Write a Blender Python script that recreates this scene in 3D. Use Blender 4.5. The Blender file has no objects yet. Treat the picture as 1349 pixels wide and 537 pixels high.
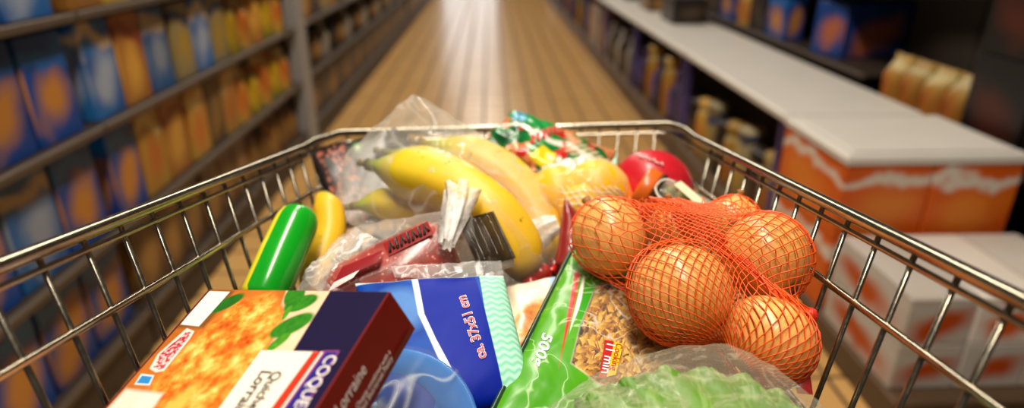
import bpy, bmesh, math, random
from mathutils import Vector, Matrix, noise
from mathutils.bvhtree import BVHTree
random.seed(7)
PI = math.pi
scene = bpy.context.scene
COL = scene.collection
# ------------------------------------------------------------------ camera, world, lights
H = 1.15                                   # eye height above the floor
F = 850.0                                  # focal length in pixels of the 1349 px frame
PITCH = math.atan(363.5 / F)
YAW = 0.0319                               # the trolley points a touch right of the aisle
cam = bpy.data.cameras.new('camera')
cam.sensor_width = 36.0
cam.lens = F * 36.0 / 1349.0
cam.clip_start = 0.02
cam.dof.use_dof = True
cam.dof.focus_distance = 0.455
cam.dof.aperture_fstop = 3.0
camo = bpy.data.objects.new('camera', cam)
COL.objects.link(camo)
camo.location = (0, 0, H)
camo.rotation_euler = (PI / 2 - PITCH, 0, -YAW)
scene.camera = camo
w = bpy.data.worlds.new('world')
scene.world = w
w.use_nodes = True
w.node_tree.nodes['Background'].inputs[0].default_value = (1.0, 0.86, 0.70, 1)
w.node_tree.nodes['Background'].inputs[1].default_value = 0.06
def strip_light(x, y, z, sx, sy, power, col=(1.0, 0.90, 0.76)):
    l = bpy.data.lights.new('ceiling_strip', 'AREA')
    l.shape = 'RECTANGLE'; l.size = sx; l.size_y = sy; l.energy = power; l.color = col
    o = bpy.data.objects.new('ceiling_strip_light', l)
    COL.objects.link(o); o.location = (x, y, z)
    return o
for k in range(5):
    strip_light(-0.12, 0.1 + k * 2.9, 3.1, 0.30, 2.4, (90, 50, 48, 50, 60)[k])
vs = scene.view_settings
vs.view_transform = 'Standard'; vs.look = 'None'; vs.gamma = 1; vs.use_curve_mapping = False
vs.exposure = 0.12
scene.cycles.transparent_max_bounces = 24

# ------------------------------------------------------------------ coordinates
CP, SP = math.cos(PITCH), math.sin(PITCH)
RZ = Matrix.Rotation(-YAW, 3, 'Z')
def W(x, y, z):
    """trolley frame (right, forward, up from the eye) to world"""
    return RZ @ Vector((x, y, z)) + Vector((0, 0, H))
def P(px, py, D):
    x = (px - 674.5) / F * D; v = (py - 268.5) / F * D
    return W(x, D * CP - v * SP, -(D * SP + v * CP))
def Zc(px, py, z):
    x = px - 674.5; v = py - 268.5
    k = -z / (F * SP + v * CP)
    return (x * k, (F * CP - v * SP) * k, z)
def DIR(x, y, z): return RZ @ Vector((x, y, z))
VIEW = DIR(0, CP, -SP); CUP = DIR(0, SP, CP); CRT = DIR(1, 0, 0)
EYE = Vector((0, 0, H))
def proj(q):
    d = q - EYE; D = d.dot(VIEW)
    return (674.5 + F * d.dot(CRT) / D, 268.5 - F * d.dot(CUP) / D, D)

# ------------------------------------------------------------------ material expressions
def lin(c):
    if isinstance(c, str):
        c = [int(c[i:i + 2], 16) / 255 for i in (0, 2, 4)]
    return tuple((x / 12.92 if x <= 0.04045 else ((x + 0.055) / 1.055) ** 2.4) for x in c[:3]) + (1,)
class X:
    def __init__(s, b, k): s.b = b; s.k = k
    def __add__(s, o): return s.b.m('ADD', s, o)
    __radd__ = __add__
    def __sub__(s, o): return s.b.m('SUBTRACT', s, o)
    def __rsub__(s, o): return s.b.m('SUBTRACT', o, s)
    def __mul__(s, o): return s.b.m('MULTIPLY', s, o)
    __rmul__ = __mul__
    def __truediv__(s, o): return s.b.m('DIVIDE', s, o)
    def __neg__(s): return s.b.m('MULTIPLY', s, -1.0)
    def below(s, o, w=0.01):          # soft s < o
        return s.b.m('MULTIPLY_ADD', s.b.m('SUBTRACT', o, s), 1.0 / w, 0.5, clamp=True)
class B:
    def __init__(s, name):
        s.mat = bpy.data.materials.new(name); s.mat.use_nodes = True
        s.nt = s.mat.node_tree; s.nt.nodes.clear()
        s.out = s.nt.nodes.new('ShaderNodeOutputMaterial')
        s._tc = None
    def n(s, t, **kw):
        o = s.nt.nodes.new(t)
        for k, v in kw.items(): setattr(o, k, v)
        return o
    def put(s, sock, v):
        if isinstance(v, X): s.nt.links.new(v.k, sock)
        elif v is not None:
            if isinstance(v, str): v = lin(v)
            try: sock.default_value = v
            except Exception: sock.default_value = tuple(v)[:len(sock.default_value)]
    def m(s, op, a, b=None, c=None, clamp=False):
        o = s.n('ShaderNodeMath', operation=op, use_clamp=clamp)
        for i, v in enumerate((a, b, c)):
            if v is not None: s.put(o.inputs[i], v)
        return X(s, o.outputs[0])
    def tc(s, which):
        if not s._tc: s._tc = s.n('ShaderNodeTexCoord')
        return X(s, s._tc.outputs[which])
    def uv(s):
        o = s.n('ShaderNodeSeparateXYZ'); s.put(o.inputs[0], s.tc('UV'))
        return X(s, o.outputs[0]), X(s, o.outputs[1])
    def xyz(s, which='Object'):
        o = s.n('ShaderNodeSeparateXYZ'); s.put(o.inputs[0], s.tc(which))
        return [X(s, q) for q in o.outputs]
    def scaled(s, sc, which='Object'):
        o = s.n('ShaderNodeMapping'); s.put(o.inputs[0], s.tc(which)); o.inputs[3].default_value = sc
        return X(s, o.outputs[0])
    def noise(s, scale, detail=3, rough=0.5, vec=None, dist=0.0, which='Object'):
        o = s.n('ShaderNodeTexNoise'); s.put(o.inputs['Vector'], vec or s.tc(which))
        o.inputs['Scale'].default_value = scale; o.inputs['Detail'].default_value = detail
        o.inputs['Roughness'].default_value = rough; o.inputs['Distortion'].default_value = dist
        return X(s, o.outputs[0])
    def voro(s, scale, feature='F1', out=0, vec=None, which='Object'):
        o = s.n('ShaderNodeTexVoronoi', feature=feature); s.put(o.inputs['Vector'], vec or s.tc(which))
        o.inputs['Scale'].default_value = scale
        return X(s, o.outputs[out])
    def mix(s, f, a, b):
        o = s.n('ShaderNodeMix', data_type='RGBA')
        s.put(o.inputs[0], f); s.put(o.inputs[6], a); s.put(o.inputs[7], b)
        return X(s, o.outputs[2])
    def ramp(s, f, stops):
        o = s.n('ShaderNodeValToRGB'); s.put(o.inputs[0], f)
        e = o.color_ramp.elements
        while len(e) < len(stops): e.new(0.5)
        for q, (p, c) in zip(e, stops): q.position = p; q.color = lin(c)
        return X(s, o.outputs[0])
    def ell(s, u, v, cx, cy, rx, ry, ang=0.0, w=0.15):
        du, dv = u - cx, v - cy; c, q = math.cos(ang), math.sin(ang)
        a = (du * c + dv * q) / rx; b = (dv * c - du * q) / ry
        return s.m('SQRT', a * a + b * b).below(1.0, w)
    def poly(s, u, v, pts, w=0.001):
        ar = sum(pts[i][0] * pts[i - len(pts) + 1][1] - pts[i - len(pts) + 1][0] * pts[i][1] for i in range(len(pts)))
        if ar < 0: pts = pts[::-1]
        d = None
        for i in range(len(pts)):
            (x0, y0), (x1, y1) = pts[i], pts[(i + 1) % len(pts)]
            L = math.hypot(x1 - x0, y1 - y0); nx, ny = -(y1 - y0) / L, (x1 - x0) / L
            e = u * nx + v * ny - (x0 * nx + y0 * ny)
            d = e if d is None else s.m('MINIMUM', d, e)
        return s.m('MULTIPLY_ADD', d, 1.0 / w, 0.5, clamp=True)
    def bump(s, h, st=0.3, dist=0.002):
        o = s.n('ShaderNodeBump'); o.inputs['Strength'].default_value = st
        o.inputs['Distance'].default_value = dist; s.put(o.inputs['Height'], h)
        return X(s, o.outputs[0])
    def bsdf(s, color, rough=0.5, metal=0.0, spec=0.5, nrm=None, coat=0.0, sss=0.0, trans=0.0, emit=None):
        o = s.n('ShaderNodeBsdfPrincipled')
        s.put(o.inputs['Base Color'], color); s.put(o.inputs['Roughness'], rough)
        s.put(o.inputs['Metallic'], metal); s.put(o.inputs['Specular IOR Level'], spec)
        if nrm: s.put(o.inputs['Normal'], nrm)
        if coat: o.inputs['Coat Weight'].default_value = coat; o.inputs['Coat Roughness'].default_value = 0.12
        return X(s, o.outputs[0])
    def done(s, sh):
        s.put(s.out.inputs[0], sh); return s.mat
    def film_over(s, fac, sh, tint=(0.97, 0.97, 0.96)):
        """transparent where fac is 0, sh where fac is 1"""
        t = s.n('ShaderNodeBsdfTransparent'); t.inputs[0].default_value = tint + (1,)
        o = s.n('ShaderNodeMixShader'); s.put(o.inputs[0], fac)
        s.put(o.inputs[1], X(s, t.outputs[0])); s.put(o.inputs[2], sh)
        return X(s, o.outputs[0])
def plain(name, c, rough=0.5, metal=0.0, var=0.12, scale=40, coat=0.0, spec=0.5):
    b = B(name); n = b.noise(scale, 3)
    c = lin(c); d = tuple(x * (1 - var) for x in c[:3]) + (1,); e = tuple(min(1, x * (1 + var)) for x in c[:3]) + (1,)
    return b.done(b.bsdf(b.mix(n, d, e), rough, metal, spec, coat=coat))
def film(name, base=0.10, white=0.35, c='f4f2ec', scale=45, rough=0.14, tint=(0.985, 0.985, 0.98), edge=0.5, bump=0.35, spec=0.9):
    b = B(name)
    n = b.noise(scale * 0.5, 2, 0.5, dist=0.8)
    rid = b.m('ABSOLUTE', n - 0.5)
    crease = rid.below(0.012, 0.03)
    lw = b.n('ShaderNodeLayerWeight'); lw.inputs[0].default_value = 0.35
    fac = b.m('ADD', X(b, lw.outputs[1]) * edge + crease * white, base, clamp=True)
    nr = b.bump(b.noise(scale * 0.6, 2, 0.5, dist=0.8), bump, 0.004)
    return b.done(b.film_over(fac, b.bsdf(c, rough, 0, spec, nr), tint))

# ------------------------------------------------------------------ mesh helpers
class G:
    def __init__(s): s.v = []; s.f = []; s.uv = []; s.mi = []
    def add(s, v, f, uv=None, mi=0):
        o = len(s.v); s.v += [Vector(q) for q in v]
        s.uv += list(uv) if uv else [(0, 0)] * len(v)
        s.f += [tuple(i + o for i in q) for q in f]; s.mi += [mi] * len(f)
        return s
    def tube(s, pts, r, n=8, closed=False, caps=True, mi=0):
        pts = [Vector(p) for p in pts]; N = len(pts)
        rr = r if isinstance(r, (list, tuple)) else [r] * N
        V = []; U = []; prev = None
        for i, p in enumerate(pts):
            if closed: t = pts[(i + 1) % N] - pts[i - 1]
            else: t = pts[min(i + 1, N - 1)] - pts[max(i - 1, 0)]
            t.normalize()
            if prev is None:
                a = Vector((0, 0, 1)) if abs(t.z) < 0.9 else Vector((1, 0, 0))
                a = (a - t * a.dot(t)).normalized()
            else:
                a = prev - t * prev.dot(t)
                a = a.normalized() if a.length > 1e-6 else t.orthogonal().normalized()
            prev = a; b = t.cross(a)
            for k in range(n):
                q = 2 * PI * k / n
                V.append(p + (a * math.cos(q) + b * math.sin(q)) * rr[i]); U.append((k / n, i / max(1, N - 1)))
        Fc = []
        for i in range(N if closed else N - 1):
            j = (i + 1) % N
            for k in range(n):
                l = (k + 1) % n
                Fc.append((i * n + k, i * n + l, j * n + l, j * n + k))
        if caps and not closed:
            Fc.append(tuple(range(n - 1, -1, -1))); Fc.append(tuple((N - 1) * n + k for k in range(n)))
        return s.add(V, Fc, U, mi)
    def lathe(s, prof, n=24, M=None, mi=0):
        """prof: (radius, z); axis z; M maps to place"""
        M = M or Matrix.Identity(4); V = []; U = []; Fc = []
        for i, (r, z) in enumerate(prof):
            for k in range(n):
                q = 2 * PI * k / n
                V.append(M @ Vector((r * math.cos(q), r * math.sin(q), z))); U.append((k / n, i / (len(prof) - 1)))
        for i in range(len(prof) - 1):
            for k in range(n):
                l = (k + 1) % n
                Fc.append((i * n + k, i * n + l, (i + 1) * n + l, (i + 1) * n + k))
        if prof[0][0] > 1e-5: Fc.append(tuple(range(n - 1, -1, -1)))
        if prof[-1][0] > 1e-5: Fc.append(tuple((len(prof) - 1) * n + k for k in range(n)))
        return s.add(V, Fc, U, mi)
    def grid(s, fn, nu, nv, mi=0, uvf=None, flip=False):
        V = []; U = []
        for j in range(nv + 1):
            for i in range(nu + 1):
                u, v = i / nu, j / nv
                V.append(fn(u, v)); U.append(uvf(u, v) if uvf else (u, v))
        Fc = []
        for j in range(nv):
            for i in range(nu):
                a = j * (nu + 1) + i
                q = (a, a + 1, a + nu + 2, a + nu + 1)
                Fc.append(q[::-1] if flip else q)
        return s.add(V, Fc, U, mi)
    def box(s, x0, x1, y0, y1, z0, z1, bev=0.0, mi=0, M=None):
        bm = bmesh.new(); bmesh.ops.create_cube(bm, size=1)
        for q in bm.verts:
            q.co = Vector(((x0 + x1) / 2 + q.co.x * (x1 - x0), (y0 + y1) / 2 + q.co.y * (y1 - y0), (z0 + z1) / 2 + q.co.z * (z1 - z0)))
        if bev: bmesh.ops.bevel(bm, geom=list(bm.edges), offset=bev, segments=1, affect='EDGES', profile=0.5)
        bm.verts.index_update()
        V = [(M @ q.co) if M else q.co.copy() for q in bm.verts]
        # uv: planar by dominant axis from the -x/-y side
        U = [((q.co.x - x0 + q.co.y - y0) / max(1e-6, (x1 - x0 + y1 - y0)), (q.co.z - z0) / max(1e-6, z1 - z0)) for q in bm.verts]
        Fc = [tuple(q.index for q in f.verts) for f in bm.faces]; bm.free()
        return s.add(V, Fc, U, mi)
def make(name, g, mat, parent=None, smooth=True, local=False, origin=None):
    me = bpy.data.meshes.new(name)
    if parent is not None and not local: org = Vector(parent['_o'])
    elif local: org = Vector((0, 0, 0))
    else:
        org = Vector(origin) if origin else Vector((sum(q.x for q in g.v) / len(g.v), sum(q.y for q in g.v) / len(g.v), min(q.z for q in g.v)))
    me.from_pydata([q - org for q in g.v], [], g.f)
    ul = me.uv_layers.new(name='UVMap')
    for l in me.loops: ul.data[l.index].uv = g.uv[l.vertex_index]
    for m in (mat if isinstance(mat, (list, tuple)) else [mat]): me.materials.append(m)
    for p, mi in zip(me.polygons, g.mi): p.material_index = mi; p.use_smooth = smooth
    me.update()
    o = bpy.data.objects.new(name, me); COL.objects.link(o)
    o['_o'] = tuple(org)
    if parent is not None: o.parent = parent
    elif not local: o.location = org
    return o
def empty(name, loc):
    o = bpy.data.objects.new(name, None); COL.objects.link(o); o.location = loc; o['_o'] = tuple(loc)
    o.empty_display_size = 0.05
    return o
def tag(o, label=None, cat=None, group=None, kind=None):
    for k, v in (('label', label), ('category', cat), ('group', group), ('kind', kind)):
        if v: o[k] = v
    return o
def copy_tree(o, parent=None):
    c = o.copy(); COL.objects.link(c); c.parent = parent
    for ch in list(o.children):
        copy_tree(ch, c)
    return c
def text(name, s, org, xd, yd, size, mat, parent, shear=0.0, bold=0.0, spacing=1.0, right=False, length=None, tall=1.0):
    cu = bpy.data.curves.new(name, 'FONT'); cu.body = s; cu.size = 1.0; cu.shear = shear; cu.offset = bold; cu.space_character = spacing
    cu.resolution_u = 3
    if right: cu.align_x = 'RIGHT'
    t = bpy.data.objects.new(name, cu); COL.objects.link(t)
    dg = bpy.context.evaluated_depsgraph_get()
    me = bpy.data.meshes.new_from_object(t.evaluated_get(dg))
    bpy.data.objects.remove(t)
    if length: size = length / (max(q.co.x for q in me.vertices) - min(q.co.x for q in me.vertices))
    xd = Vector(xd).normalized(); yd = Vector(yd); yd = (yd - xd * yd.dot(xd)).normalized(); nd = xd.cross(yd); yd = yd * tall
    g = G(); g.add([Vector(org) + xd * (q.co.x * size) + yd * (q.co.y * size) + nd * 0.0004 for q in me.vertices], [tuple(p.vertices) for p in me.polygons])
    bpy.data.meshes.remove(me)
    return make(name, g, mat, parent, smooth=False)
def drape_text(name, s, fn, u0, v0, du, dv, size, mat, parent, lift=0.0006, bold=0.02, shear=0.0):
    """flat lettering laid on a curved sheet fn(u,v); du: uv step along the line, dv: uv step up"""
    cu = bpy.data.curves.new(name, 'FONT'); cu.body = s; cu.size = 1.0; cu.offset = bold; cu.shear = shear; cu.resolution_u = 3
    t = bpy.data.objects.new(name, cu); COL.objects.link(t)
    dg = bpy.context.evaluated_depsgraph_get()
    me = bpy.data.meshes.new_from_object(t.evaluated_get(dg)); bpy.data.objects.remove(t)
    bm = bmesh.new(); bm.from_mesh(me)
    bmesh.ops.triangulate(bm, faces=list(bm.faces))
    bmesh.ops.subdivide_edges(bm, edges=[e for e in bm.edges if e.calc_length() > 0.25], cuts=1)
    bm.verts.index_update(); g = G(); V = []
    for q in bm.verts:
        u = u0 + (du[0] * q.co.x + dv[0] * q.co.y) * size; v = v0 + (du[1] * q.co.x + dv[1] * q.co.y) * size
        p = fn(u, v); V.append(p - (p - EYE).normalized() * lift)
    g.add(V, [tuple(q.index for q in f.verts) for f in bm.faces]); bm.free(); bpy.data.meshes.remove(me)
    return make(name, g, mat, parent, smooth=False)
def nz(p, s=1.0, seed=0.0):
    return noise.noise(Vector(p) * s + Vector((seed * 7.3, seed * 3.1, seed * 1.7)))
def axisM(a, b):
    """matrix whose z runs from a to b, origin a"""
    a, b = Vector(a), Vector(b); z = (b - a).normalized()
    x = (CRT - z * CRT.dot(z))
    x = x.normalized() if x.length > 0.05 else z.orthogonal().normalized()
    y = z.cross(x)
    return Matrix(((x.x, y.x, z.x, a.x), (x.y, y.y, z.y, a.y), (x.z, y.z, z.z, a.z), (0, 0, 0, 1)))
def spline(pts, n):
    pts = [Vector(p) for p in pts]; out = []
    Q = [pts[0] * 2 - pts[1]] + pts + [pts[-1] * 2 - pts[-2]]
    for i in range(len(pts) - 1):
        a, b, c, d = Q[i:i + 4]
        for k in range(n):
            t = k / n
            out.append(0.5 * ((2 * b) + (c - a) * t + (2 * a - 5 * b + 4 * c - d) * t * t + (3 * b - a - 3 * c + d) * t ** 3))
    out.append(pts[-1]); return out

# ================================================================== the shop: floor
m_grout = plain('grout', '2a1c10', 0.8)
b = B('floor_tile')
oi = b.n('ShaderNodeObjectInfo'); rnd = X(b, oi.outputs['Random'])
geo = b.n('ShaderNodeNewGeometry')
n1 = b.noise(1.7, 4, 0.6, vec=X(b, geo.outputs['Position'])); n2 = b.noise(60, 3, 0.6, vec=X(b, geo.outputs['Position']))
c = b.mix(n1 * 0.6 + rnd * 0.4, 'b88c50', 'cba064'); c = b.mix(n2 * 0.35, c, 'a87c40')
m_tile = b.done(b.bsdf(c, 0.27, 0, 0.5, b.bump(n2, 0.04, 0.001)))
TP = 0.163; TX0 = -0.218
g = G(); g.box(-4, 4.2, -2.5, 16.5, -0.06, -0.004)
floor = tag(make('floor', g, m_grout, smooth=False, origin=(0, 0, 0)), 'beige tiled supermarket floor running down the aisle', kind='structure')
g = G(); e = TP / 2 - 0.0055
g.add([(-e, -e, -0.005), (e, -e, -0.005), (e, e, -0.005), (-e, e, -0.005),
       (-e + .002, -e + .002, 0), (e - .002, -e + .002, 0), (e - .002, e - .002, 0), (-e + .002, e - .002, 0)],
      [(4, 5, 6, 7), (0, 1, 5, 4), (1, 2, 6, 5), (2, 3, 7, 6), (3, 0, 4, 7)])
tile0 = make('tile', g, m_tile, local=True, smooth=False)
cells = []
for i in range(-6, 8):
    for j in range(-8, 92):
        x = TX0 + (i + 0.5) * TP; y = j * TP + 0.05
        if x < -1.09 or x > 1.06: continue
        vis = False
        if y > 0.5:
            px, py, D = proj(Vector((x, y, 0)))
            vis = -20 < px < 1369 and 0 < py < 560 and (py < 172 or px < 300 - 0.3 * (py - 400) or px > 1055)
        cells.append((0 if vis else 1, y if vis else 99 + y, x, y))
cells.sort()
rest = G(); used = 0
for q, d, x, y in cells:
    if q == 0 and used < 300:
        o = tile0 if used == 0 else tile0.copy()
        if used: COL.objects.link(o)
        o.parent = floor; o.location = (x, y, 0.0); used += 1
    else:
        rest.add([(x + p[0], y + p[1], p[2]) for p in [tuple(v) for v in g.v]], g.f)
tag(make('tile_field', rest, m_tile, floor, smooth=False), kind='stuff')
g = G(); g.box(-4, 4.2, 16.5, 16.6, 0, 3.4)
tag(make('wall_back', g, plain('wall_paint', '7d7266', 0.7), smooth=False), 'plain grey brown wall closing the far end of the shop', kind='structure')

b = B('daylight_pane'); em = b.n('ShaderNodeEmission'); em.inputs[0].default_value = (0.92, 0.96, 1.0, 1); em.inputs[1].default_value = 2.0
m_day = b.done(X(b, em.outputs[0]))
m_alu = plain('door_frame', '8a8c8e', 0.35, metal=0.6)
g = G(); xa, xb = -1.15, 0.15
for (p0_, p1_) in (((xa - .05, 0), (xa, 2.9)), ((xb, 0), (xb + .05, 2.9)), ((xa, 2.85), (xb, 2.9)), ((xa, 0), (xb, .05)), (((xa + xb) / 2 - .025, .05), ((xa + xb) / 2 + .025, 2.85))):
    g.box(p0_[0], p1_[0], 16.44, 16.5, p0_[1], p1_[1], .004)
dr_ = tag(make('door_1', g, m_alu, smooth=False, origin=(-.5, 16.47, 0)), 'glazed shop door letting daylight in at the far end', kind='structure')
for (a_, c_) in ((xa, (xa + xb) / 2 - .025), ((xa + xb) / 2 + .025, xb)):
    g = G(); g.box(a_, c_, 16.465, 16.475, .05, 2.85); make('pane', g, m_day, dr_, False)

# ================================================================== shelves
m_shelf = plain('shelf_paint', '30271f', 0.45, var=0.06)
m_rail = plain('price_rail', '4a3c2e', 0.5)
m_dark = plain('dark_plinth', '2c2119', 0.55)
m_back = plain('shelf_back', '4a4038', 0.6)
m_post = plain('grey_post', '8d8a88', 0.4, var=0.05)
def gondola(name, x0, side, y0, y1, boards, depth, label, top=None, posts=(), plinth=m_dark):
    """shelf unit; its front stands at x0 and it reaches away from the aisle (side -1 left, 1 right)"""
    r = tag(empty(name, (x0 + side * depth / 2, (y0 + y1) / 2, 0)), label, 'shelf unit')
    X0, X1 = sorted((x0, x0 + side * depth))
    q = G(); q.box(X0, X1, y0, y1, 0.0, boards[0] - 0.02, 0.004); make('plinth', q, plinth, r, False)
    h = top or boards[-1] + 0.35
    q = G(); bx = x0 + side * depth; q.box(min(bx, bx + side * .03), max(bx, bx + side * .03), y0, y1, 0.0, h); make('back_panel', q, m_back, r, False)
    for z in boards:
        q = G(); q.box(X0, X1, y0, y1, z - 0.012, z, 0.003); sh = make('shelf_board', q, m_shelf, r, False)
        q = G(); xa = x0 - side * 0.012; q.box(min(xa, x0), max(xa, x0), y0, y1, z - 0.018, z + 0.002, 0.002); make('price_rail', q, m_rail, sh, False)
    for y in posts:
        q = G(); xa = x0 - side * 0.01; xb = x0 + side * 0.08
        q.box(min(xa, xb), max(xa, xb), y - 0.05, y + 0.05, 0, h, 0.004); make('post', q, m_post, r, False)
    return r
LZ = [0.13, 0.40, 0.68, 0.96, 1.26]
gondola('shelf_unit', -1.01, -1, 0.30, 1.64, LZ, 0.42, 'grey shelf unit holding blue cartons at the left edge', posts=())
gondola('shelf_unit', -1.01, -1, 1.65, 3.42, LZ, 0.42, 'grey shelf unit with yellow and green packs left of the aisle', posts=())
g = G(); g.box(-1.06, -0.985, 3.43, 3.56, 0, 1.75, 0.006)
pr = tag(empty('shelf_end_post', (-1.02, 3.5, 0)), 'tall pale grey post at the end of the left shelves', 'post')
make('column', g, m_post, pr, False)
g = G(); g.box(-1.075, -0.97, 3.425, 3.575, 0, 0.06, 0.004); make('foot', g, m_dark, pr, False)
gondola('shelf_unit', -1.01, -1, 3.6, 8.3, LZ, 0.42, 'long shelf unit beyond the grey post on the left')
gondola('shelf_unit', -1.01, -1, 8.32, 13.5, LZ, 0.42, 'farthest shelf unit on the left of the aisle')

# ---- product packs (softly printed cardboard, bags, bottles)
def pack_mat(name, base, blob, second, stripe=None, k=0):
    b = B(name); x, y, z = b.xyz('Generated')
    oi = b.n('ShaderNodeObjectInfo'); rn = X(b, oi.outputs['Random'])
    n = b.noise(9.0, 2, 0.5, vec=X(b, b.n('ShaderNodeNewGeometry').outputs['Position'])); nx_, ny_, nz_ = b.xyz('Normal'); u = y * b.m('ABSOLUTE', nx_) + x * b.m('ABSOLUTE', ny_) + (n - 0.5) * 0.5; v = z + (n - 0.5) * 0.6
    c = b.mix(b.m('MULTIPLY_ADD', n, 1.6, -0.35, clamp=True), base, second)
    e = b.ell(u, v, 0.52, 0.42, 0.36, 0.25, 0.5, 1.0)
    c = b.mix(e, c, blob)
    if stripe:
        c = b.mix((b.m('ABSOLUTE', v - 0.82)).below(0.07, 0.08), c, stripe)
    hsv = b.n('ShaderNodeHueSaturation'); b.put(hsv.inputs['Value'], rn * 0.4 + 0.48); b.put(hsv.inputs['Color'], c)
    return b.done(b.bsdf(X(b, hsv.outputs[0]), 0.42, 0, 0.4))
PM = {
 'blue': pack_mat('blue_carton', '0b4aa0', 'd08a3a', '0a3f86', '1a6ab8'),
 'ltblue': pack_mat('light_blue_carton', '2a72b4', '9aa6b8', '123f80', 'c8b090'),
 'orange': pack_mat('orange_carton', 'b5782e', 'd8a040', '9a5c2a', '8a3c22'),
 'yellow': pack_mat('yellow_carton', 'c09838', 'c8702a', 'b8883a', 'd8c080'),
 'cream': pack_mat('cream_carton', 'b0a070', 'c8a23c', '8c7f60', '203a70'),
 'green': pack_mat('green_pack', '5b7a1e', 'c8a020', '8c6a16', 'b0521c'),
 'red': pack_mat('red_pack', '7c2a1c', 'b88a4a', '5c2018'),
 'dark': pack_mat('dark_pack', '2b211c', '5a4636', '1a1412'),
 'white': pack_mat('white_pack', 'b8b2a6', 'a89a86', '9c968c'),
 'brown': pack_mat('brown_pack', '6a4a2c', 'a0763c', '4c3420'),
 'purple': pack_mat('purple_pack', '3a2a66', '6a5a9a', '2a2050'),
 'blackor': pack_mat('black_orange_pack', '0e0b0a', '4a1d10', '16100e'),
 'bigor': pack_mat('orange_white_carton', 'f06a10', 'f58a2a', 'e06010', 'f0e4d4'),
 'whor': pack_mat('white_carton_orange_oval', 'f2ece4', 'e8600e', 'efe0d0', 'f4efe8'),
 'bluor': pack_mat('blue_carton_orange_oval', '12408c', 'b0603c', '10366e'),
}
PROTO = {}
def pack_geo(kind, d, wd, h):
    q = G()
    if kind == 'carton':
        q.box(-d / 2, d / 2, -wd / 2, wd / 2, 0, h, 0.004)
        q.box(-d / 2 - .0006, d / 2 + .0006, -wd / 2 + .01, wd / 2 - .01, h - .001, h + .0006)       # closed lid flap
    elif kind == 'bag':
        n = 10
        def fn(s):
            def f(u, v):
                t = math.sin(PI * min(1, v * 1.15) ** 0.8) * 0.5 if v < 1 else 0
                t = max(0, math.sin(PI * u)) ** 0.4 * (min(1, (1 - v) / 0.35)) * 0.5
                return Vector((s * d * t + 0.004 * math.sin(9 * u + 7 * v), (u - 0.5) * wd * (1 - 0.08 * math.sin(PI * v)), v * h))
            return f
        q.grid(fn(1), n, n); q.grid(fn(-1), n, n, flip=True)
    else:                                # bottle or jar
        r = min(d, wd) / 2
        if kind == 'bottle': pr_ = [(r * .9, 0), (r, .01), (r, h * .58), (r * .8, h * .68), (r * .36, h * .80), (r * .34, h * .90), (r * .42, h * .905), (r * .42, h * .99), (0, h)]
        else: pr_ = [(r * .9, 0), (r, .012), (r, h * .70), (r * .82, h * .80), (r * .8, h * .84), (r * .9, h * .85), (r * .9, h), (0, h)]
        q.lathe(pr_, 14)
    return q
def pack(kind, col, d, wd, h, loc, label, cat, group, rz=0.0):
    key = (kind, col, d, wd, h)
    nm = {'carton': 'food_carton', 'bag': 'food_bag', 'bottle': 'bottle', 'jar': 'food_jar'}[kind]
    if key not in PROTO:
        o = make(nm, pack_geo(kind, d, wd, h), PM[col], local=True, smooth=kind != 'carton'); PROTO[key] = o
    else:
        o = PROTO[key].copy(); COL.objects.link(o)
    o.location = loc; o.rotation_euler = (0, 0, rz)
    return tag(o, label, cat, group)
ORD = 'first second third fourth fifth sixth seventh eighth ninth tenth eleventh twelfth thirteenth fourteenth fifteenth sixteenth seventeenth eighteenth nineteenth twentieth'.split()
ORD += ['twenty-' + q for q in ORD[:9]]
ROW = ['lowest', 'second', 'third', 'fourth', 'top']
CW = {'blue': 'blue', 'ltblue': 'light blue', 'orange': 'orange', 'yellow': 'yellow', 'cream': 'cream', 'green': 'green', 'red': 'dark red', 'dark': 'dark', 'white': 'off-white', 'brown': 'brown', 'purple': 'purple', 'blackor': 'black'}
def fill(y0, y1, rows, zs, xf, side, where, step, hmax, depth=0.10):
    """rows: per shelf a list of (kind, colour)"""
    for ri, (z, row) in enumerate(zip(zs, rows)):
        y = y0 + step / 2; k = 0
        while y < y1 - step / 2 + 1e-6:
            kind, col = row[k % len(row)]; k += 1
            wd = step * 0.93; h = hmax * (0.96, 0.9, 0.8)[k % 3 if kind != 'carton' else 0]
            dd = depth if kind != 'bottle' else min(depth, wd)
            pack(kind, col, dd, wd, h, (xf + side * (dd / 2 + 0.02), y, z + 0.0005),
                 '%s %s, %s from near end, %s row, %s' % (CW[col], {'carton': 'carton', 'bag': 'food bag', 'bottle': 'bottle', 'jar': 'jar'}[kind], ORD[k - 1], ROW[ri], where),
                 {'carton': 'box', 'bag': 'food bag', 'bottle': 'bottle', 'jar': 'jar'}[kind],
                 '%s %ss, %s row, %s' % (CW[col], kind, ROW[ri], where))
            y += step
C_, Bg, Bt, Jr = 'carton', 'bag', 'bottle', 'jar'
fill(0.37, 1.62, [[(C_, 'blue')], [(C_, 'blue'), (C_, 'blue'), (C_, 'ltblue')], [(C_, 'blue')], [(C_, 'ltblue'), (C_, 'blue')]], LZ, -1.01, -1, 'left edge shelf', 0.178, 0.262)
fill(1.67, 2.15, [[(C_, 'brown')], [(C_, 'blue'), (C_, 'yellow'), (C_, 'orange')], [(C_, 'ltblue'), (C_, 'orange')], [(C_, 'orange'), (C_, 'yellow')]], LZ, -1.01, -1, 'shelf beside blue cartons', 0.155, 0.262)
fill(2.16, 2.62, [[(C_, 'brown')], [(C_, 'yellow'), (C_, 'brown')], [(C_, 'cream'), (C_, 'ltblue')], [(Bg, 'brown'), (Bg, 'green')]], LZ, -1.01, -1, 'shelf after orange cartons', 0.15, 0.255)
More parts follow.
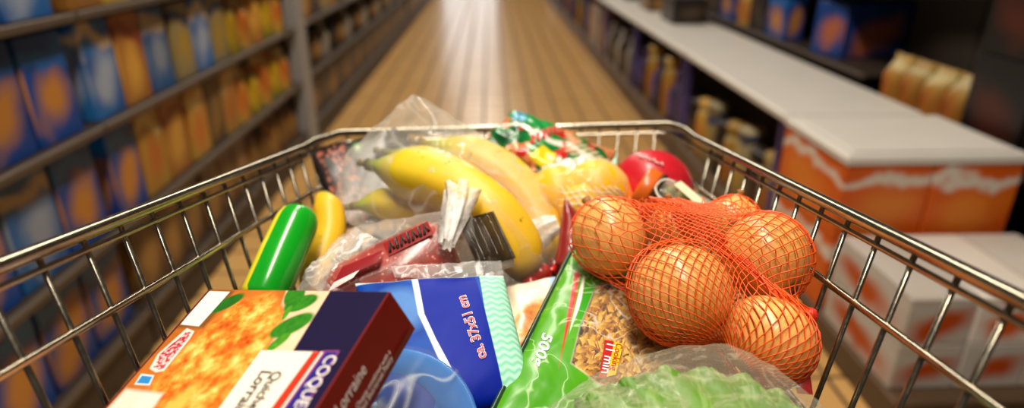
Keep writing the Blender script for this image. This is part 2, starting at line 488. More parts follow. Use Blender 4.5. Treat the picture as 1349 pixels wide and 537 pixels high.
fill(2.63, 3.41, [[(Bg, 'brown')], [(Bg, 'yellow'), (Bg, 'green')], [(Bg, 'green'), (Bg, 'yellow'), (Bg, 'orange')], [(Bg, 'green'), (Bg, 'red')]], LZ, -1.01, -1, 'shelf before grey post', 0.15, 0.255)
fill(3.65, 8.25, [[(C_, 'brown'), (C_, 'dark')], [(Bt, 'dark'), (Bt, 'brown'), (Bt, 'white')], [(C_, 'orange'), (C_, 'dark'), (C_, 'cream')], [(Bg, 'green'), (Bg, 'red'), (Bg, 'brown')]], LZ, -1.01, -1, 'long shelf beyond grey post', 0.23, 0.225)
fill(8.4, 13.4, [[(C_, 'brown')], [(C_, 'dark'), (C_, 'brown')], [(C_, 'orange'), (C_, 'dark')], [(C_, 'red'), (C_, 'brown')]], LZ, -1.01, -1, 'farthest left shelf', 0.31, 0.225)

# ---- right side: low white-topped display with open shelf, taller rack behind
m_wtop = plain('white_display_top', 'cfcac2', 0.4, var=0.06, scale=8)
m_plinthr = plain('brown_plinth', '55402c', 0.5)
def low_display(y0, y1, label):
    r = tag(empty('display_table', (1.2, (y0 + y1) / 2, 0)), label, 'display table')
    q = G(); q.box(0.97, 1.46, y0, y1, 0, 0.12, 0.006); make('plinth', q, m_plinthr, r, False)
    q = G(); q.box(0.985, 1.46, y0, y1, 0.545, 0.575, 0.006); make('table_top', q, m_wtop, r, False)
    q = G(); q.box(1.42, 1.46, y0, y1, 0.12, 0.545); make('back_panel', q, m_back, r, False)
    for y in (y0 + 0.03, y1 - 0.03):
        q = G(); q.box(0.99, 1.02, y - 0.015, y + 0.015, 0.12, 0.545, 0.003); make('leg', q, PM['purple'], r, False)
yy = 2.08
for k in range(8):
    low_display(yy, yy + 1.2, 'low display table with pale top, %s from the orange cartons on the right' % ['first', 'second', 'third', 'fourth', 'fifth', 'sixth', 'seventh', 'eighth'][k])
    cols = [[(Jr, 'yellow'), (Jr, 'dark'), (Jr, 'cream')], [(Bt, 'dark'), (Bt, 'purple'), (Jr, 'yellow')], [(Bt, 'dark'), (Bt, 'white'), (Bt, 'dark')], [(C_, 'orange'), (C_, 'dark'), (C_, 'white')]][k % 4]
    fill(yy + 0.06, yy + 1.14, [cols], [0.12], 0.975, 1, '%s low right table' % ['first', 'second', 'third', 'fourth', 'fifth', 'sixth', 'seventh', 'eighth'][k], 0.135 if k < 3 else 0.2, 0.36 if k else 0.30, 0.11)
    yy += 1.22
# goods lying on the low tables
for i, (y, col) in enumerate([(4.4, 'dark'), (5.1, 'brown'), (5.9, 'dark'), (6.6, 'red'), (7.5, 'white'), (8.6, 'brown'), (9.6, 'dark')]):
    pack(C_, col, 0.22, 0.3, 0.16, (1.28, y, 0.5755), '%s carton, %s of those standing on the far low right tables' % (CW[col], ORD[i]), 'box', 'cartons on the low tables')
RZs = [0.60, 0.92, 1.24]
gondola('wall_rack', 1.52, 1, 0.9, 2.55, [0.18, 0.50, 1.24], 0.42, 'dark rack holding black cartons at the right edge', plinth=m_dark)
gondola('wall_rack', 1.52, 1, 2.57, 6.0, [0.18] + RZs, 0.42, 'tall rack behind the low pale tables on the right')
gondola('wall_rack', 1.52, 1, 6.02, 12.0, [0.18] + RZs, 0.42, 'farthest rack on the right of the aisle')
for i, y in enumerate((1.35, 1.62, 1.89)):
    for j in range(2):
        pack(C_, 'blackor', 0.3, 0.25, 0.29, (1.69, y, 0.5005 + j * 0.292), 'black carton with faint orange print, %s layer of right rack, %s one' % (('lower', 'upper')[j], ('nearest', 'middle', 'farthest')[i]), 'box', 'black cartons in the right rack, %s layer' % ('lower', 'upper')[j])
for i in range(4):
    pack(Bg, 'yellow', 0.12, 0.12, 0.2, (1.60, 2.09 + i * 0.125, 0.5005), 'yellow produce bag, %s after the black cartons on the right rack' % ORD[i], 'food bag', 'yellow bags in the right rack')
pack(C_, 'bluor', 0.2, 0.36, 0.24, (1.735, 3.05, 0.6005), 'large blue carton with an orange oval on the right rack', 'box', None, rz=-1.35)
fill(3.42, 5.9, [[(C_, 'blue'), (C_, 'dark'), (Bg, 'yellow')], [(C_, 'dark'), (C_, 'blue')]], [0.60, 0.92], 1.52, 1, 'tall right rack', 0.26, 0.24)
fill(6.1, 11.9, [[(C_, 'brown'), (C_, 'dark'), (C_, 'red')], [(C_, 'dark'), (C_, 'brown')]], [0.60, 0.92], 1.52, 1, 'farthest right rack', 0.36, 0.24)
# orange and white cartons stacked at the near end
q = G(); q.box(0.97, 1.5, 1.22, 2.06, 0, 0.09, 0.006); tag(make('pallet_base', q, m_plinthr, smooth=False), 'brown pallet base under the orange cartons on the right', 'pallet')
for j in range(2):
    for i in range(2):
        pack(C_, 'bigor', 0.25, 0.40, 0.225, (1.105 + i * 0.256, 1.85, 0.0905 + j * 0.2265), 'large orange carton, %s layer of the right stack, %s side' % (('lower', 'upper')[j], ('aisle', 'rack')[i]), 'box', 'orange cartons, %s layer' % ('lower', 'upper')[j])
q = G(); q.box(0.975, 1.49, 1.645, 2.055, 0.5445, 0.575, 0.006); q.box(1.0, 1.465, 1.67, 2.03, 0.575, 0.582, 0.003)
tag(make('carton_lid', q, m_wtop, smooth=False), 'pale lid lying on the orange carton stack on the right', 'lid')
for j in range(2):
    for i in range(3):
        pack(C_, 'whor', 0.165, 0.34, 0.13, (1.06 + i * 0.17, 1.44, 0.0905 + j * 0.1315), 'white carton with orange oval, %s layer before the orange stack, %s' % (('lower', 'upper')[j], ('aisle side', 'in the middle', 'rack side')[i]), 'box', 'white cartons with orange ovals, %s layer' % ('lower', 'upper')[j])

# ================================================================== the trolley
b = B('trolley_steel')
n = b.noise(220, 3)
m_steel = b.done(b.bsdf(b.mix(n, '948a78', 'b8b09e'), b.m('MULTIPLY_ADD', n, 0.2, 0.12), 1.0, 0.5))
m_grip = plain('trolley_grip', '4a4744', 0.45)
m_rubber = plain('wheel_rubber', '26241f', 0.7)
tr = tag(empty('shopping_trolley', W(0, 0.45, -H)), 'chrome wire shopping trolley filled with groceries', 'trolley')
def WL(pts): return [W(*p) for p in pts]
L0, L1 = Vector(Zc(0, 350, -.16)), Vector(Zc(400, 194, -.232))
R0, R1 = Vector(Zc(1349, 397, -.16)), Vector(Zc(915, 180, -.234))
L2, L3 = Vector(Zc(428, 182, -.2335)), Vector(Zc(448, 175, -.236))
R2, R3 = Vector(Zc(893, 167, -.2335)), Vector(Zc(880, 163.5, -.236))
Lb = L0 + (L0 - L1) * 0.48; Rb = R0 + (R0 - R1) * 0.36
rim = [Lb, L0, L0.lerp(L1, .5), L1, L1.lerp(L2, .5) + Vector((0, 0, .002)), L2, L3, L3.lerp(R3, .5), R3, R2, R2.lerp(R1, .5) + Vector((0, 0, .002)), R1, R0.lerp(R1, .5), R0, Rb]
g = G(); g.tube(WL(rim), 0.0046, 12); make('rim', g, m_steel, tr)
K = 0.125; ZB = -0.52
def side_pt(a, dz, sg): return Vector((a.x - sg * K * dz, a.y, a.z - dz))
def rail(dz, r, name, off=0.0):
    pts = [side_pt(Lb, dz, -1), side_pt(L0, dz, -1), side_pt(L1, dz, -1), side_pt(L3 + Vector((-.006, -.012, 0)), dz, -1), side_pt(L3, dz, -1) + Vector((.012, -.02 * dz / .1, 0)),
           side_pt(R3, dz, 1) + Vector((-.012, -.02 * dz / .1, 0)), side_pt(R3 + Vector((.006, -.012, 0)), dz, 1), side_pt(R1, dz, 1), side_pt(R0, dz, 1), side_pt(Rb, dz, 1)]
    q = G(); q.tube(WL(pts), r, 8); make(name, q, m_steel, tr)
rail(0.0105, 0.0021, 'inner_rail')
rail(0.053, 0.0027, 'middle_rail')
rail(0.150, 0.0024, 'lower_rail')
def wire(a, bb, r=0.0019):
    q = G(); q.tube(WL([a, bb]), r, 7); make('wire', q, m_steel, tr)
for sg, a, c2, y0 in ((-1, L0, L1, 0.31694), (1, R0, R1, 0.26435)):
    for k in range(-4, 13):
        y = y0 + k * 0.0357 - (0.0035 if sg < 0 else 0) * max(0, k) * .4
        if y > 0.74 or y < 0.12: continue
        t = (y - a.y) / (c2.y - a.y); top = a.lerp(c2, t); top.z -= 0.004
        bot = side_pt(top, top.z - ZB, sg)
        wire(top, bot)
for k in range(17):
    px = 457 + 25.4 * k
    t = (px - 448) / (880 - 448); top = L3.lerp(R3, t); top.z -= 0.003
    bot = Vector((top.x * 0.93, top.y - 0.045, ZB)); wire(top, bot, 0.0016)
bl0 = side_pt(Lb, Lb.z - ZB, -1); br0 = side_pt(Rb, Rb.z - ZB, 1)
bl1 = Vector((L3.x * .93, L3.y - .045, ZB)); br1 = Vector((R3.x * .93, R3.y - .045, ZB))
for k in range(14):
    t = k / 13; q = G(); q.tube(WL([bl0.lerp(br0, t), bl1.lerp(br1, t)]), 0.0019, 6); make('base_wire', q, m_steel, tr)
for k in range(7):
    t = k / 6; q = G(); q.tube(WL([bl0.lerp(bl1, t) - Vector((0, 0, .003)), br0.lerp(br1, t) - Vector((0, 0, .003))]), 0.0026, 6); make('base_rail', q, m_steel, tr)
hz = Vector((0, -0.02, 0.035))
g = G(); g.tube(WL([Lb, Lb + hz, Rb + hz, Rb]), 0.007, 10); make('handle_frame', g, m_steel, tr)
g = G(); g.tube(WL([(Lb + hz).lerp(Rb + hz, .08), (Lb + hz).lerp(Rb + hz, .92)]), 0.012, 14); make('handle_grip', g, m_grip, tr)
for sg in (-1, 1):
    a = Vector((sg * .22, 0.16, ZB)); f1 = Vector((sg * .16, 0.70, ZB)); zl = -H + 0.13
    g = G(); g.tube(WL(spline([a, a + Vector((0, .02, -.15)), Vector((sg * .22, .20, zl)), Vector((sg * .19, .68, zl))], 6)), 0.010, 10); make('chassis_tube', g, m_steel, tr)
    g = G(); g.tube(WL([f1, Vector((sg * .165, .60, zl))]), 0.007, 8); make('chassis_strut', g, m_steel, tr)
    for y in (0.21, 0.66):
        x = sg * (.22 if y < .4 else .19)
        cs = G(); cs.tube(WL([(x, y, zl), (x, y, -H + .105)]), .009, 8); cs.tube(WL([(x - .016, y, -H + .105), (x + .016, y, -H + .105)]), .006, 8)
        for s2 in (-1, 1): cs.tube(WL([(x + s2 * .016, y, -H + .105), (x + s2 * .016, y - .02, -H + .05)]), .004, 6)
        ca = make('caster_fork', cs, m_steel, tr)
        wh = G(); wh.lathe([(.018, -.011), (.044, -.011), (.05, -.006), (.05, .006), (.044, .011), (.018, .011)], 24, Matrix.Translation(W(x, y - .02, -H + .05)) @ Matrix.Rotation(PI / 2, 4, 'Y'))
        make('wheel', wh, m_rubber, ca)

# ================================================================== groceries: helpers
def toward(p): return (EYE - p).normalized()
def sheet(c4, bulge, seamv=0.06, wr=0.002, seed=1.0, pu=2.0, wscale=40, seamu=0.0):
    """front(u,v), back(u,v) surfaces of a filled bag; corners TL TR BR BL"""
    TL, TR, BR, BL = c4
    n = (BL - TL).cross(TR - TL).normalized()
    mid = (TL + TR + BR + BL) / 4
    if n.dot(EYE - mid) < 0: n = -n
    def prof(u, v):
        a = max(0.0, 1 - abs(2 * u - 1) ** pu)
        vv = (v - seamv) / (1 - 2 * seamv)
        if vv <= 0 or vv >= 1: return 0.0
        bb = max(0.0, 1 - abs(2 * vv - 1) ** 3)
        return (a * bb) ** 0.6
    def base(u, v): return TL * (1 - u) * (1 - v) + TR * u * (1 - v) + BR * u * v + BL * (1 - u) * v
    def wob(u, v, s):
        p = base(u, v); e = 1.0 - 0.5 * prof(u, v)
        f = nz(p, wscale, seed + s) * 1.0 + (0.5 - abs(nz(p, wscale * 1.8, seed + s + 3))) * 0.7
        return wr * f * e
    def front(u, v): return base(u, v) + n * (bulge * prof(u, v) + wob(u, v, 0) + 0.0006)
    def back(u, v): return base(u, v) + n * (-bulge * 0.8 * prof(u, v) + wob(u, v, 0) - 0.0006)
    return front, back, n
def bag_geo(front, back, nu=40, nv=40, zig=0.0):
    g = G()
    def j(fn):
        def q(u, v):
            p = fn(u, v)
            if zig and v in (0.0, 1.0): p = p + (fn(u, 0.5) - p).normalized() * (zig if int(u * nu) % 2 else 0)
            return p
        return q
    g.grid(j(front), nu, nv); g.grid(j(back), nu, nv, flip=True)
    # close the rim
    rim = [(i, 0) for i in range(nu)] + [(nu, i) for i in range(nv)] + [(nu - i, nv) for i in range(nu)] + [(0, nv - i) for i in range(nv)]
    off = (nu + 1) * (nv + 1)
    for (a, c), (d, e) in zip(rim, rim[1:] + rim[:1]):
        i0 = c * (nu + 1) + a; i1 = e * (nu + 1) + d
        g.f.append((i0, off + i0, off + i1, i1)); g.mi.append(0)
    return g
def uv_of(fn, px, py, N=36):
    best = None; lo = (-0.3, -0.3); sp = 1.6
    for it in range(4):
        for i in range(N + 1):
            for j in range(N + 1):
                u, v = lo[0] + sp * i / N, lo[1] + sp * j / N
                a, bq, _ = proj(fn(u, v)); d = (a - px) ** 2 + (bq - py) ** 2
                if best is None or d < best[0]: best = (d, u, v)
        sp *= 0.14; lo = (best[1] - sp / 2, best[2] - sp / 2)
    return best[1], best[2]
def hull_bvh(pts):
    bm = bmesh.new()
    for p in pts: bm.verts.new(p)
    bmesh.ops.convex_hull(bm, input=list(bm.verts))
    t = BVHTree.FromBMesh(bm); bm.free(); return t
def shell(pts, center, axis, nu=48, nv=32, crease=0.003, seed=2.0, scale=35, shrink=0.0, fn=None):
    """closed film skin wrapped around a heap of points"""
    t = hull_bvh(pts); z = Vector(axis).normalized(); x = z.orthogonal().normalized(); y = z.cross(x); g = G(); V = []; U = []
    R = []
    for j in range(nv + 1):
        th = PI * (0.0001 + 0.9998 * j / nv)
        for i in range(nu):
            ph = 2 * PI * i / nu
            d = z * math.cos(th) + (x * math.cos(ph) + y * math.sin(ph)) * math.sin(th)
            h = t.ray_cast(center, d)
            r = (h[0] - center).length if h[0] else 0.03
            p = center + d * r
            r += crease * ((0.5 - abs(nz(p, scale, seed)) * 2.2) + 0.6 * nz(p, scale * 2.1, seed + 5)) - shrink
            if fn: r = fn(d, r)
            V.append(center + d * r); U.append((i / nu, j / nv))
    Fc = []
    for j in range(nv):
        for i in range(nu):
            k = (i + 1) % nu
            Fc.append((j * nu + i, (j + 1) * nu + i, (j + 1) * nu + k, j * nu + k))
    g.add(V, Fc, U); return g
def ball_pts(c, r, n=26):
    out = []
    for i in range(n):
        z = 1 - 2 * (i + .5) / n; a = i * 2.39996; q = math.sqrt(1 - z * z)
        out.append(c + Vector((q * math.cos(a), q * math.sin(a), z)) * r)
    return out

# ---- plain cartons at the bottom of the trolley that carry the rest
m_card = plain('brown_cardboard', '8a6740', 0.75)
m_tape = plain('packing_tape', '9a7c52', 0.3)
def base_carton(x0, x1, y0, y1, z0, z1, label):
    r = tag(empty('cardboard_carton', W((x0 + x1) / 2, (y0 + y1) / 2, z0)), label, 'box')
    r.rotation_euler = (0, 0, -YAW)
    a, bq, c = (x1 - x0) / 2, (y1 - y0) / 2, z1 - z0
    q = G(); q.box(-a, a, -bq, bq, 0, c, .003); make('body', q, m_card, r, False, local=True)
    q = G(); q.box(-a, -.0008, -bq, bq, c, c + .002); q.box(.0008, a, -bq, bq, c, c + .002); make('flap', q, m_card, r, False, local=True)
    q = G(); q.box(-.02, .02, -bq - .0005, bq + .0005, c + .002, c + .0025); make('tape', q, m_tape, r, False, local=True)
base_carton(-.165, .155, .50, .70, ZB + .003, -.335, 'brown cardboard carton at the far bottom of the trolley')
base_carton(-.19, -.01, .24, .42, ZB + .003, -.322, 'brown cardboard carton under the quiche box in the trolley')
base_carton(.01, .185, .24, .46, ZB + .003, -.405, 'brown cardboard carton under the lettuce bag in the trolley')

# ---- quiche box
QD = 0.44; qs = QD / 0.52
QA = P(275, 381, QD)
E1 = DIR(0.87058, -0.42746, 0.24365); E2 = -DIR(0.33839, 0.87967, 0.33418); EN = DIR(-0.35718, -0.20848, 0.91047)
QW, QH, QL = 0.18609 * qs, 0.03859 * qs, 0.150
def q_uv(px, py):
    d = (P(px, py, 1.0) - EYE); t = (QA - EYE).dot(EN) / d.dot(EN); p = EYE + d * t - QA
    return (p.dot(E1), p.dot(E2))
def qpoly(*pts): return [q_uv(*p) for p in pts]
b = B('quiche_box_front'); u, v = b.uv()
nb = b.noise(90, 4, 0.6); ns = b.noise(260, 3, 0.6); nl = b.noise(28, 3, 0.6)
wood = b.mix(nl, '8a3c10', 'd8822c')
c = wood
wp = qpoly((360, 383), (379, 412), (352, 462), (300, 545), (150, 560), (205, 497), (262, 436), (312, 396))
we = u * 0.0 + b.poly(u, v, wp, 0.003)
rim_ = b.poly(u, v, [((x - sum(q[0] for q in wp) / 8) * .93 + sum(q[0] for q in wp) / 8, (y - sum(q[1] for q in wp) / 8) * .95 + sum(q[1] for q in wp) / 8) for x, y in wp], 0.006)
crust = b.mix(ns, 'c8551c', 'e88a34')
cheese = b.ramp(nb, [(0.28, 'a03408'), (0.42, 'd86a1c'), (0.53, 'ee9a38'), (0.64, 'f8c868'), (0.82, 'fbe0a0')])
cheese = b.mix(b.m('MULTIPLY_ADD', ns, 5.0, -2.9, clamp=True) * 0.7, cheese, 'b8421a')
c = b.mix(we, c, b.mix(rim_, crust, cheese))
c = b.mix(b.poly(u, v, qpoly((212, 545), (250, 508), (262, 505), (236, 545)), .004), c, b.mix(ns, 'f4c45c', 'd89a34'))     # cut slice
c = b.mix(b.poly(u, v, qpoly((140, 540), (166, 512), (215, 518), (196, 545)), .003), c, b.mix(nl, 'f6efe6', 'd8b8a0'))     # plate
c = b.mix(b.poly(u, v, qpoly((272, 381), (310, 382), (268, 432), (232, 432)), .003), c, '7a4a1a')
for (x, y, rx, ry, an) in ((299, 399, .0125, .006, -.6),):
    a0 = q_uv(x, y); c = b.mix(b.ell(u, v, a0[0], a0[1], rx, ry, an, .25), c, b.mix(ns, '0f4a12', '2c7a20'))
cream = b.poly(u, v, qpoly((378, 380), (439, 380), (389, 463), (347, 463)), .0012)
c = b.mix(cream * (1.0 - we), c, b.mix(nl, 'f2d8b8', 'e8b48c'))
for (x, y, rx, ry, an) in ((388, 389, .011, .0075, .9), (396, 399, .012, .0065, -.35), (384, 428, .0145, .0075, -.55), (378, 411, .006, .0022, 1.4), (367, 450, .008, .004, -1.0)):
    a0 = q_uv(x, y); lm = b.ell(u, v, a0[0], a0[1], rx, ry, an, .2)
    c = b.mix(lm, c, b.mix(ns, '0f4a10', '3f9a24' if ry > .005 else '63b82c'))
navy = b.poly(u, v, qpoly((438, 378), (560, 378), (480, 600), (300, 600)), .0008)
c = b.mix(navy, c, b.mix(nl, '1e163c', '161230'))
lab = qpoly((344, 461), (418, 463), (330, 585), (250, 590))
c = b.mix(b.poly(u, v, lab, .0006), c, 'f5ead6')
c = b.mix(b.poly(u, v, qpoly((412, 463), (424, 463), (334, 590), (318, 590)), .0006), c, 'd8321e')
c = b.mix(b.poly(u, v, qpoly((423, 463), (428, 463), (338, 590), (333, 590)), .0006), c, 'f5ead6')
c = b.mix(b.poly(u, v, qpoly((427, 461.5), (447.5, 461.5), (370, 590), (336, 590)), .0006), c, '9a4a8a')
c = b.mix(b.poly(u, v, qpoly((429, 463), (445, 463), (367, 590), (338, 590)), .0006), c, '2c2378')
c = b.mix(b.poly(u, v, qpoly((272, 383), (303, 384), (262, 429.5), (238, 427)), .0008), c, b.mix(b.noise(420, 2), 'f4f1ec', 'd8cfc8'))
c = b.mix(b.poly(u, v, qpoly((246, 432), (256, 436), (250, 446), (216, 488), (205, 490), (197, 485), (208, 466)), .0008), c, 'f3dcd0')
c = b.mix(b.poly(u, v, qpoly((247, 435), (252, 438), (247, 446), (215, 485), (207, 487), (202, 483), (211, 466)), .0008), c, b.mix(b.noise(520, 2).below(.47, .06), 'b01c34', 'f0c8c4'))
c = b.mix(b.poly(u, v, qpoly((186, 492), (203, 494), (197, 507), (177, 506)), .0008), c, 'f0f0f0')
c = b.mix(b.poly(u, v, qpoly((187, 494), (201, 495.5), (196, 505.5), (179, 504.5)), .0008), c, '2a86c8')
c = b.mix(u.below(.0022, .0006), c, '5a1216')
m_qf = b.done(b.bsdf(c, 0.45, 0, 0.22))
b = B('quiche_box_red'); nl = b.noise(18, 3)
m_qr = b.done(b.bsdf(b.mix(nl, '640c0c', '821410'), 0.45, 0, 0.2))
m_print_w = plain('white_print', 'f0e6e0', 0.5); m_print_k = plain('black_print', '2a2226', 0.5)
g = G(); bev = 0.0007
def qp(a, c_, d): return QA + E1 * a + E2 * c_ - EN * d
g.add([qp(0, 0, 0), qp(QW, 0, 0), qp(QW, QL, 0), qp(0, QL, 0)], [(3, 2, 1, 0)], [(0, 0), (QW, 0), (QW, QL), (0, QL)], 0)
g.add([qp(-bev, -bev, bev), qp(QW + bev, -bev, bev), qp(QW + bev, QL + bev, bev), qp(-bev, QL + bev, bev),
       qp(-bev, -bev, QH), qp(QW + bev, -bev, QH), qp(QW + bev, QL + bev, QH), qp(-bev, QL + bev, QH)],
      [(0, 1, 5, 4), (1, 2, 6, 5), (2, 3, 7, 6), (3, 0, 4, 7), (4, 5, 6, 7)], None, 1)
o = len(g.v) - 8
for i in range(4): g.f.append((i, (i + 1) % 4, o + (i + 1) % 4, o + i)); g.mi.append(1)
qb = tag(empty('quiche_box', qp(QW / 2, QL / 2, QH)), 'navy and dark red frozen quiche box with a golden quiche picture', 'box')
make('carton', g, [m_qf, m_qr], qb, False)
g = G(); g.box(-.0, QL * .9, 0, .0005, 0, QH * .9); 
g = G(); g.add([qp(QW + bev + .0003, QL * .02, QH * .96), qp(QW + bev + .0003, QL * .98, QH * .96), qp(QW + bev + .0008, QL * .98, QH * .85), qp(QW + bev + .0008, QL * .02, QH * .85)], [(0, 1, 2, 3)]); make('glue_flap', g, m_qr, qb, False)
def qline(txt, p0, p1, mt, bold=0.0, shear=0.0):
    a, c_ = q_uv(*p0), q_uv(*p1)
    text('lettering', txt, qp(a[0], a[1], 0), E2, E1, 1, mt, qb, bold=bold, shear=shear, length=abs(c_[1] - a[1]), tall=1.3)
qline('Quiche', (362, 488), (328, 538), m_print_k, .012)
qline('Lorraine', (346, 487), (294, 553), m_print_k, .012)
qline('COQUE-', (432.5, 467), (384, 541), m_print_w, .008)
def s_uv(px, py):
    o = QA + E1 * QW; d = P(px, py, 1.0) - EYE; t = (o - EYE).dot(E1) / d.dot(E1); p = EYE + d * t - o
    return p.dot(E2), -p.dot(EN)
def sline(txt, p_end, length, shear=0.25):
    t, d = s_uv(*p_end)
    text('lettering', txt, qp(QW + bev + .0004, t, d), -E2, EN, 1, m_print_w, qb, shear=shear, right=True, length=length, tall=1.25)
k = s_uv(481, 488); k2 = s_uv(441, 545)
sline('Lorraine', (481, 488), abs(k2[0] - k[0]))
k = s_uv(512, 464); k2 = s_uv(462, 537)
sline('ner Cheese combined with a', (512, 464), abs(k2[0] - k[0]) * 1.12)
sline('ached Shortcrust Pastry', (515, 472), abs(k2[0] - k[0]) * 1.0)

# ---- green squeeze bottle and the yellow fruit beside it
b = B('green_bottle'); x, y, z = b.xyz('Object'); u, v = b.uv()
c = b.mix(b.m('ABSOLUTE', u - 0.60).below(0.07, 0.01), '0c9c1c', 'f0e42a')
c = b.mix(b.m('ABSOLUTE', u - 0.545).below(0.022, 0.006), c, 'e8f0dc')
m_gb = b.done(b.bsdf(c, 0.22, 0, 0.5, coat=0.3))
A, Bq = P(345, 398, .545), P(398, 277, .60)
L = (Bq - A).length; r = .0198
g = G(); g.lathe([(r * .8, 0), (r, .006), (r * 1.03, L * .5), (r, L - .02), (r * .97, L - .013), (r * .86, L - .006), (r * .66, L - .0015), (r * .3, L + .0005), (0, L + .001)], 32, axisM(A, Bq))
gb = tag(empty('green_bottle', A), 'bright green rounded bottle with a yellow stripe behind the quiche box', 'bottle')
make('body', g, m_gb, gb)
M0 = axisM(A, Bq)
g = G(); g.lathe([(0, -.022), (r * .5, -.022), (r * .55, -.018), (r * .55, -.002), (r * .8, 0)], 24, M0); make('cap', g, plain('yellow_cap', 'e8d82c', .35), gb)
b = B('yellow_fruit'); c = b.mix(b.noise(25, 4, .6), 'd8a012', 'f0c428'); c = b.mix(b.noise(60, 3).below(.36, .1), c, '8a9a20')
m_yf = b.done(b.bsdf(c, .42, 0, .4, b.bump(b.noise(300, 2), .1, .0008)))
g = G(); sp = spline([P(425, 258, .67), P(434, 282, .655), P(434, 312, .64), P(420, 350, .62), P(402, 388, .60)], 6); N = len(sp)
g.tube(sp, [.004 + .0115 * min(1, math.sin(PI * (.06 + .9 * i / (N - 1))) * 1.6) for i in range(N)], 14)
yf = tag(make('yellow_fruit', g, m_yf), 'slim curved yellow fruit between green bottle and coffee pack', 'fruit')

# ---- coffee pack in the far left corner
c4 = [P(408, 203, .742), P(508, 172, .765), P(545, 268, .725), P(446, 302, .695)]
b = B('coffee_print'); u, v = b.uv()
vd = b.voro(1.0, out=0, vec=b.scaled((24, 15, 1), 'UV')); vc = b.voro(1.0, out=1, vec=b.scaled((24, 15, 1), 'UV'))
sx = b.n('ShaderNodeSeparateColor'); b.put(sx.inputs[0], vc)
bean = b.mix(X(b, sx.outputs[0]), '6a2a1a', 'a8644c')
bean = b.mix(vd.below(.16, .12), bean, '4a1a12'); bean = b.mix(vd.below(.52, .12), '2a100c', bean)
c = b.mix(u.below(.075, .02), bean, '0f0b0b')
c = b.mix(b.poly(u, v, [(.13, .16), (.22, .13), (.27, .36), (.17, .38)], .01), c, '3a3a36')
c = b.mix(b.poly(u, v, [(.44, -.1), (1.1, -.1), (1.1, 1.1), (.62, 1.1), (.46, .45)], .02), c, '241d1a')
c = b.mix(b.ell(u, v, .58, .12, .055, .075, 0, .4), c, '4a7a3a')
c = b.mix(b.ell(u, v, .58, .12, .025, .035, 0, .4), c, 'b8c8a0')
m_cof = b.done(b.bsdf(c, .3, 0, .5)); m_cofd = plain('coffee_pack_dark', '15100e', .3)
back = VIEW * .055 + CRT * .016
cp = tag(empty('coffee_pack', (c4[3] + c4[2]) / 2 + back * .5), 'dark coffee pack printed with roasted beans in the far left corner', 'food pack')
g = G(); fr, bk, n_ = sheet(c4, .004, 0, .0012, 4, 6)
g.grid(fr, 24, 20); make('front_panel', g, m_cof, cp)
g = G(); q4 = [fr(0, 0), fr(1, 0), fr(1, 1), fr(0, 1)]; q8 = q4 + [p + back for p in q4]
g.add(q8, [(0, 4, 5, 1), (1, 5, 6, 2), (2, 6, 7, 3), (3, 7, 4, 0), (4, 7, 6, 5)]); make('body', g, m_cofd, cp, False)
g = G(); tm = [(fr(i / 10, 0) + back * .5) for i in range(11)]
g.tube([p + CUP * .004 for p in tm], .003, 6); make('top_fold', g, m_cofd, cp)

# ---- bananas in their bag
b = B('banana_skin'); u, v = b.uv(); nn = b.noise(18, 4, .6)
c = b.ramp(v, [(0.0, '3a2a14'), (.035, '6a6a1c'), (.10, '9aa81e'), (.24, 'd8bc22'), (.5, 'edc22a'), (.88, 'e6b826'), (.965, '8a7a1e'), (1.0, '2c2012')])
c = b.mix(b.m('MULTIPLY_ADD', nn, 2.2, -.9, clamp=True) * .45, c, 'c88a1c')
c = b.mix(b.noise(70, 3, .7).below(.30, .06), c, '7a4a14')
m_ban = b.done(b.bsdf(c, .42, 0, .4))
def banana(pts, rmax, label):
    sp = spline([P(*p) for p in pts], 7); N = len(sp); g = G(); R = []
    for i in range(N):
        t = i / (N - 1)
        r = rmax * min(1, .26 + max(0, t - .06) * 4.2) if t < .30 else rmax * (1 - .72 * max(0, (t - .78) / .22) ** 2.2)
        R.append(max(r, .0035))
    k0 = len(g.v); g.tube(sp, R, 20)
    for i in range(N):                                  # five soft ridges
        for k in range(20):
            q = g.v[k0 + i * 20 + k]; g.v[k0 + i * 20 + k] = sp[i] + (q - sp[i]) * (1 + .05 * math.cos(5 * 2 * PI * k / 20 + .6))
    r = tag(empty('banana', sp[N // 2] - Vector((0, 0, rmax))), label, 'banana', 'bananas in the clear bag')
    make('body', g, m_ban, r)
    q = G(); d = (sp[0] - sp[1]).normalized(); q.tube([sp[0] - d * .002, sp[0] + d * .006, sp[0] + d * .012], [.0037, .0036, .0046], 10); make('stem', q, plain('banana_stem', '6a5a24', .6), r)
    q = G(); d = (sp[-1] - sp[-2]).normalized(); q.tube([sp[-1] - d * .002, sp[-1] + d * .004], [.0042, .0025], 10); make('tip', q, plain('banana_tip', '33261a', .7), r)
    return sp
BAN = [
 ([(484, 216, .672), (528, 226, .650), (588, 242, .626), (645, 275, .608), (680, 322, .602), (690, 368, .605)], .0250, 'front banana in the clear bag, green stem end at left'),
 ([(552, 188, .715), (605, 200, .70), (660, 224, .692), (702, 268, .68), (718, 318, .665), (708, 352, .655)], .0215, 'rear banana in the clear bag, arching highest towards the right'),
 ([(462, 272, .672), (505, 268, .672), (555, 278, .668), (600, 292, .665), (630, 305, .66)], .0165, 'lowest banana in the clear bag, brown stem at far left'),
 ([(505, 200, .735), (560, 212, .705), (620, 240, .672), (668, 290, .655), (696, 340, .645)], .0165, 'middle banana in the clear bag, tucked between front and rear ones'),
]
bp = []
for pts, r, lb in BAN:
    for p in banana(pts, r, lb)[::3]: bp += ball_pts(p, r * 1.06, 12)
